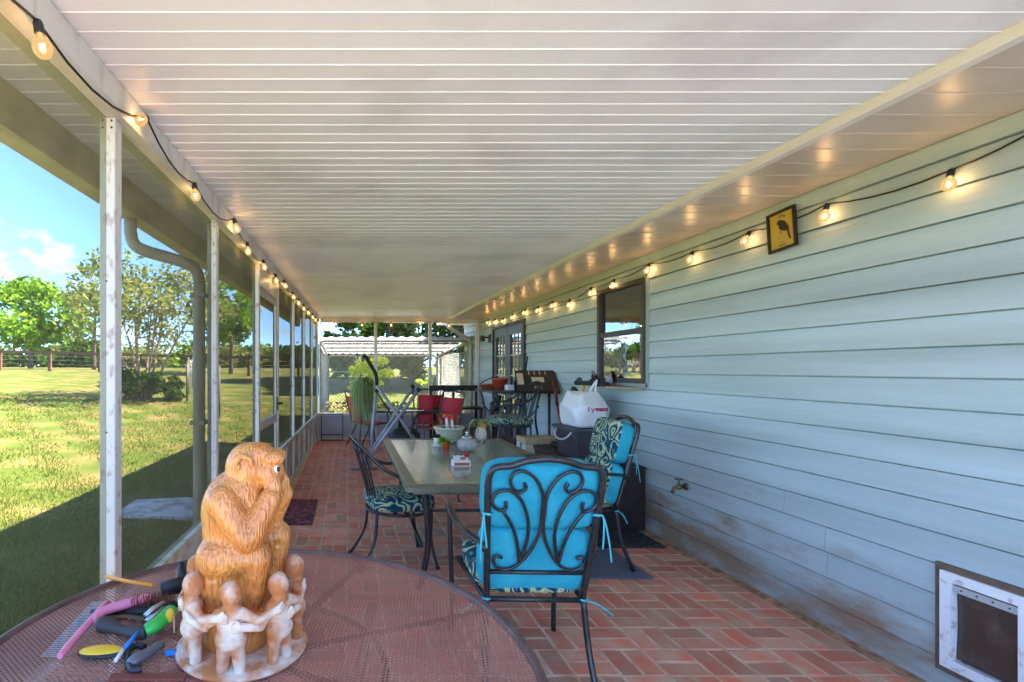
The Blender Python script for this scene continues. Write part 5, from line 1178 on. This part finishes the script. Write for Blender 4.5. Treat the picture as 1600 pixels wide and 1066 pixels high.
# bar table with pots
bt = thing('bar_table', 'tall black iron bar table by the french doors crowded with pots', 'table', (2.2, 6.9, 0))
MB().box((1.86, 6.42, 1.115), (2.58, 7.35, 1.145), bev=.006).build('top', M('bar_top', lin((52, 46, 42)), .5), bt)
for x in (1.93, 2.5):
    for y in (6.5, 7.27): MB().tube(spline([(x, y, 1.115), (x + (.06 if x < 2.2 else -.06), y, .8), (x, y, .4), (x, y, 0)], 4), .016, 8).build('leg', black_iron, bt)
for y in (6.5, 7.27): MB().tube(spline([(1.94, y, .95), (2.1, y, .80), (2.215, y, 1.05), (2.33, y, .80), (2.49, y, .95)], 5), .009, 6).build('scroll_brace', black_iron, bt)
MB().tube([(1.93, 6.5, .3), (1.93, 7.27, .3), (2.5, 7.27, .3), (2.5, 6.5, .3), (1.93, 6.5, .3)], .009, 6).build('foot_rail', black_iron, bt)
zb_ = 1.1455
def simple_pot(name, label, x, y, r, h, m): 
    o = MB().lathe([(0, 0), (r * .68, 0), (r * .92, h * .8), (r, h * .8), (r, h), (r * .9, h), (r * .86, h * .9), (0, h * .88)], 22, (x, y, zb_)).build(name, m); o['label'] = label; o['category'] = 'pot'; return o
simple_pot('clay_pot', 'red terracotta pot on the bar table', 2.13, 7.0, .115, .16, M('red_terracotta', lin((178, 66, 44)), .7))
simple_pot('clay_bowl', 'shallow clay bowl at the left end of the bar table', 2.0, 7.12, .13, .075, terracotta)
wb = MB().box((2.115, 6.62, zb_), (2.245, 6.75, zb_ + .075), bev=.006).build('white_planter_box', white_glaze); tag(wb, 'small white square planter on the bar table', 'pot')
bcup = simple_pot('blue_cup', 'dark blue cup on the bar table beside the green bottle', 2.215, 6.53, .05, .14, M('navy_plastic', lin((22, 26, 66)), .4))
gb = thing('green_bottle', 'small green plastic bottle on the bar table', 'bottle', (2.315, 6.47, zb_)); MB().lathe([(0, 0), (.03, 0), (.034, .02), (.034, .08), (.015, .1), (.015, .11), (0, .11)], 16, (2.315, 6.47, zb_)).build('bottle', M('green_bottle', lin((40, 170, 60)), .35), gb); MB().lathe([(0, 0), (.016, 0), (.016, .02), (0, .022)], 12, (2.315, 6.47, zb_ + .111)).build('cap', M('green_cap', lin((30, 140, 50)), .4), gb)
wt = MB().tube(spline([(1.98, 7.24, zb_ + .002), (1.90, 7.2, zb_ + .05), (1.93, 7.1, zb_ + .11), (2.06, 7.0, zb_ + .17), (2.1, 7.3, zb_ + .05)], 6), .009, 6).build('garden_hose_piece', black_plastic); tag(wt, 'short loop of black hose lying on the bar table', 'hose')
# slanted console
cs_ = thing('control_console', 'black slanted exercise console with beige labels leaning on the wall', 'console', (2.40, 6.3, 1.0))
A = Vector((2.18, 6.28, 1.155)); u_ = Vector((.38, -.16, 0)); v_ = Vector((.06, .30, .26))
nrm = u_.cross(v_).normalized()
def slab(name, a0, a1, b0, b1, t0, t1, m):
    vs = [A + u_ * a + v_ * b + nrm * t for t in (t0, t1) for a, b in ((a0, b0), (a1, b0), (a1, b1), (a0, b1))]
    return MB().add(vs, [(0, 3, 2, 1), (4, 5, 6, 7), (0, 1, 5, 4), (1, 2, 6, 5), (2, 3, 7, 6), (3, 0, 4, 7)]).build(name, m, cs_)
slab('panel', -.1, 1.1, 0, 1.0, -.04, 0, M('charcoal_plastic', lin((44, 40, 38)), .5))
lb = M('beige_label', lin((206, 180, 142)), .6)
slab('label_plate', .36, .72, .42, .66, .0005, .002, lb); slab('label_plate', .40, .62, .12, .24, .0005, .002, lb)
for i in range(4): slab('slot', .30 + .16 * i, .325 + .16 * i, .78, .95, .0005, .002, lb)
slab('label_plate', -.07, .12, .3, .85, .0005, .002, lb)
for x, y in ((2.28, 6.42), (2.55, 6.32)): MB().tube([(x, y, zb_ if y > 6.43 else .0), (x, y, 1.18)], .018, 8).build('upright', black_plastic, cs_)
bmp = thing('broom', 'black-handled broom leaning on the siding beside the french doors', 'broom', (2.5, 7.15, 0)); MB().tube([(2.46, 7.42, .1), (2.605, 7.24, 1.62)], .012, 8).build('handle', black_plastic, bmp); MB().box((2.38, 7.37, .0), (2.54, 7.46, .10), bev=.01).build('head', black_plastic, bmp)

# ------------------------------------------------------------------ far end of the porch
def sling_chair(label, loc, rz):
    t = thing('sling_chair', label, 'chair', loc, rz, 'red sling chairs')
    prof = [(.27, .43), (.24, .45), (.0, .42), (-.17, .43), (-.22, .50), (-.30, .78), (-.34, .93)]; pp = spline([(0, a, b) for a, b in prof], 4)
    m = MB(); n = len(pp)
    for s, th in ((0, 0), (1, .006)):
        for p in pp:
            for x in (-.23, .23): m.v.append((x, p.y, p.z - th))
    for i in range(n - 1):
        m.f.append((2 * i, 2 * i + 1, 2 * i + 3, 2 * i + 2)); m.sm.append(True); o = 2 * n; m.f.append((o + 2 * i + 2, o + 2 * i + 3, o + 2 * i + 1, o + 2 * i)); m.sm.append(True)
        for e in (0, 1): m.f.append((2 * i + e, 2 * i + 2 + e, o + 2 * i + 2 + e, o + 2 * i + e)); m.sm.append(False)
    m.build('sling', red_fabric, t, world=False)
    for sx in (-1, 1): MB().tube([(sx * .245, p.y, p.z) for p in pp], .013, 7).build('side_rail', black_iron, t, world=False)
    MB().tube(spline([(-.245, -.34, .93), (-.235, -.36, 1.01), (-.17, -.367, 1.035), (.17, -.367, 1.035), (.235, -.36, 1.01), (.245, -.34, .93)], 4), .012, 7).build('top_loop', black_iron, t, world=False)
    for sx in (-1, 1):
        MB().tube(spline([(sx * .25, -.27, .66), (sx * .285, -.1, .65), (sx * .285, .2, .65), (sx * .275, .25, .6), (sx * .27, .28, .3), (sx * .27, .31, 0)], 4), .012, 7).build('arm_and_front_leg', black_iron, t, world=False)
        MB().tube([(sx * .245, -.1, .42), (sx * .27, -.32, 0)], .012, 7).build('leg', black_iron, t, world=False)
    MB().tube([(-.245, .0, .41), (.245, .0, .41)], .01, 6).build('cross_bar', black_iron, t, world=False)
    return t
sling_chair('red sling chair on the left of the dark round table, behind the trailing plant', (.36, 9.2, 0), math.radians(-62))
sling_chair('red sling chair to the right of the dark round table, nearer the end wall', (1.50, 9.30, 0), math.radians(165))
sling_chair('red sling chair to the right of the dark round table, nearer the glass table', (1.55, 8.48, 0), math.radians(128))
dt = thing('black_table', 'dark round table between the red chairs at the far end', 'table', (.92, 8.85, 0))
MB().lathe([(0, .69), (.46, .69), (.48, .70), (.48, .715), (.46, .72), (0, .72)], 40, (.92, 8.85, 0)).build('top', M('black_glass_top', (.02, .02, .022), .12), dt)
MB().lathe([(0, 0), (.24, 0), (.22, .04), (.05, .1), (.045, .6), (.12, .688), (0, .688)], 20, (.92, 8.85, 0)).build('pedestal', black_iron, dt)
# covered heap below
hp = MB().ell((.92, 8.15, .24), (.26, .17, .24), 24, 14, e=.7).build('black_bag', M('black_sack', (.012, .012, .013), .5, bump=.8, bscale=12)); tag(hp, 'full black sack on the floor in front of the dark round table', 'bag')
# trailing plant on the table edge
tpz = .90; tpc = Vector((.235, 8.15, tpz))
ps = thing('plant_stand', 'slim black plant stand under the trailing plant', 'plant stand', (.235, 8.15, 0))
MB().lathe([(0, 0), (.12, 0), (.12, .012), (0, .014)], 20, (.235, 8.15, tpz - .0145)).build('plate', black_iron, ps)
for k in range(3): MB().tube([(.235 + .05 * math.cos(2.1 * k), 8.15 + .05 * math.sin(2.1 * k), tpz - .015), (.235 + .13 * math.cos(2.1 * k), 8.15 + .13 * math.sin(2.1 * k), 0)], .007, 6).build('leg', black_iron, ps)
tp_ = thing('trailing_plant', 'pot plant with long grey-green strands hanging down in front of a red chair', 'pot plant', tpc)
MB().lathe([(0, 0), (.075, 0), (.10, .17), (.105, .2), (.09, .2), (.085, .18), (0, .175)], 20, tpc).build('pot', terracotta, tp_)
tv = MB(); rr = random.Random(12)
for k in range(330):
    a = rr.uniform(0, 6.283); r0 = .08 * math.sqrt(rr.random()); R1 = rr.uniform(.10, .23); dr = rr.uniform(.05, .62); tp0 = tpc + Vector((r0 * math.cos(a), r0 * math.sin(a), .19)); hgt = rr.uniform(.05, .22)
    pts = [tp0, tpc + Vector((R1 * .5 * math.cos(a), R1 * .5 * math.sin(a), .19 + hgt)), tpc + Vector((R1 * math.cos(a), R1 * math.sin(a), .17 + hgt * .4)), tpc + Vector((R1 * 1.1 * math.cos(a), R1 * 1.1 * math.sin(a), .14 - dr))]
    sp_2 = spline(pts, 4); w2 = .008
    sd_ = Vector((-math.sin(a), math.cos(a), 0))
    o = len(tv.v)
    for i, q in enumerate(sp_2): ww2 = w2 * (1 - .8 * i / len(sp_2)); tv.v += [tuple(q - sd_ * ww2), tuple(q + sd_ * ww2)]
    for i in range(len(sp_2) - 1): tv.f.append((o + 2 * i, o + 2 * i + 1, o + 2 * i + 3, o + 2 * i + 2)); tv.sm.append(True)
tv.build('strands', leafmat('strand_green', lin((104, 134, 84)), lin((186, 200, 146)), .4), tp_, fix=False)
# folding exercise machine
em = thing('exercise_machine', 'folding grey-tubed exercise walker with crossed legs and black foam handles', 'exercise machine', (.45, 7.0, 0))
gt_ = M('grey_tube_paint', lin((150, 152, 156)), .35, spec=.6); foam = M('black_foam')
def E(x, y, d): return P(x, y, d)
MB().tube([E(589, 603, 6.9), E(650, 690, 6.55)], .024, 10).build('cross_tube', gt_, em)
MB().tube([E(645, 606, 6.9), E(583, 700, 6.9), E(562, 733, 7.05)], .021, 10).build('cross_tube', gt_, em)
MB().tube([E(653, 611, 6.65), E(590, 697, 6.65), E(566, 733, 6.85)], .024, 10).build('cross_tube', gt_, em)
MB().tube([E(588, 608, 7.05), E(583, 660, 7.05), E(578, 732, 6.95)], .021, 10).build('upright', gt_, em)
MB().tube(spline([E(567, 556, 6.95), E(572, 559, 6.95), E(580, 572, 6.95), E(587, 585, 6.95), E(589, 603, 6.95)], 5), .027, 10).build('foam_handle', foam, em)
MB().tube(spline([E(572, 562, 7.1), E(566, 556, 7.05), E(567, 564, 7.2)], 4), .018, 8).build('handle_tip', M('grey_tube_paint'), em)
MB().tube([E(588, 612, 6.8), E(612, 648, 6.7)], .012, 8).build('strut', foam, em); MB().tube([E(645, 604, 6.88), E(647, 640, 6.88)], .010, 8).build('strut', foam, em)
for x, y, d in ((645, 604, 6.88), (654, 609, 6.63), (589, 611, 6.9)): MB().ell(E(x, y, d), (.032, .032, .032), 12, 8).build('joint_cap', foam, em)
MB().tube([E(597, 683, 6.75), E(610, 663, 6.75)], .031, 10).build('sleeve', M('grey_sleeve', lin((120, 122, 126)), .4), em)
MB().tube([(.02, 7.06, .02), (.42, 7.06, .02)], .02, 8).build('foot_bar', gt_, em); MB().tube([(.62, 6.5, .02), (1.1, 6.5, .02)], .02, 8).tube([(.86, 6.5, .02), E(650, 690, 6.52)], .02, 8).build('foot_bar', gt_, em)
# wooden bench and chair at the end
bn = thing('wooden_bench', 'dark brown wooden bench with a broad top rail along the end screen', 'bench', (2.1, 9.75, 0))
MB().box((1.60, 9.86, 1.00), (2.56, 9.90, 1.11), bev=.004).build('top_rail', dark_wood, bn)
for x in (1.63, 2.08, 2.53): MB().box((x - .022, 9.862, .0), (x + .022, 9.898, .999)).build('post', dark_wood, bn)
MB().box((1.60, 9.45, .66), (2.56, 9.858, .70), bev=.004).build('seat', dark_wood, bn)
for x in (1.63, 2.53): MB().box((x - .022, 9.47, 0), (x + .022, 9.51, .659)).build('leg', dark_wood, bn)
wc = thing('wooden_chair', 'plain dark wooden chair between the bench and the bar table', 'chair', (2.15, 8.2, 0), math.radians(60))
for sx in (-1, 1):
    MB().box((sx * .2 - .02, .16, 0), (sx * .2 + .02, .2, .449)).build('leg', dark_wood, wc, world=False); MB().bar((sx * .2, -.2, 0), (sx * .2, -.22, .45), .04, .04).bar((sx * .2, -.22, .45), (sx * .2, -.30, 1.0), .036, .036).build('back_post', dark_wood, wc, world=False)
MB().box((-.23, -.2, .45), (.23, .22, .485), bev=.006).build('seat', dark_wood, wc, world=False)
for z in (.62, .78, .94): MB().box((-.18, -.25 - .08 * (z - .6) * 1.6, z - .035), (.18, -.232 - .08 * (z - .6) * 1.6, z + .035)).build('back_slat', dark_wood, wc, world=False)
for sx in (-1, 1): MB().bar((sx * .2, -.19, .2), (sx * .2, .159, .2), .02, .02).build('stretcher', dark_wood, wc, world=False)
# black folding frame by the left corner
ff = thing('metal_frame', 'slim black metal frame leaning against the end kick panel', 'frame', (-.3, 9.95, 0))
MB().tube([(-.55, 9.93, .012), (-.55, 9.99, .52), (-.12, 9.99, .52), (-.12, 9.93, .012), (-.55, 9.93, .012)], .011, 6).tube([(-.55, 9.94, .12), (-.12, 9.94, .12)], .008, 6).build('frame', black_iron, ff)
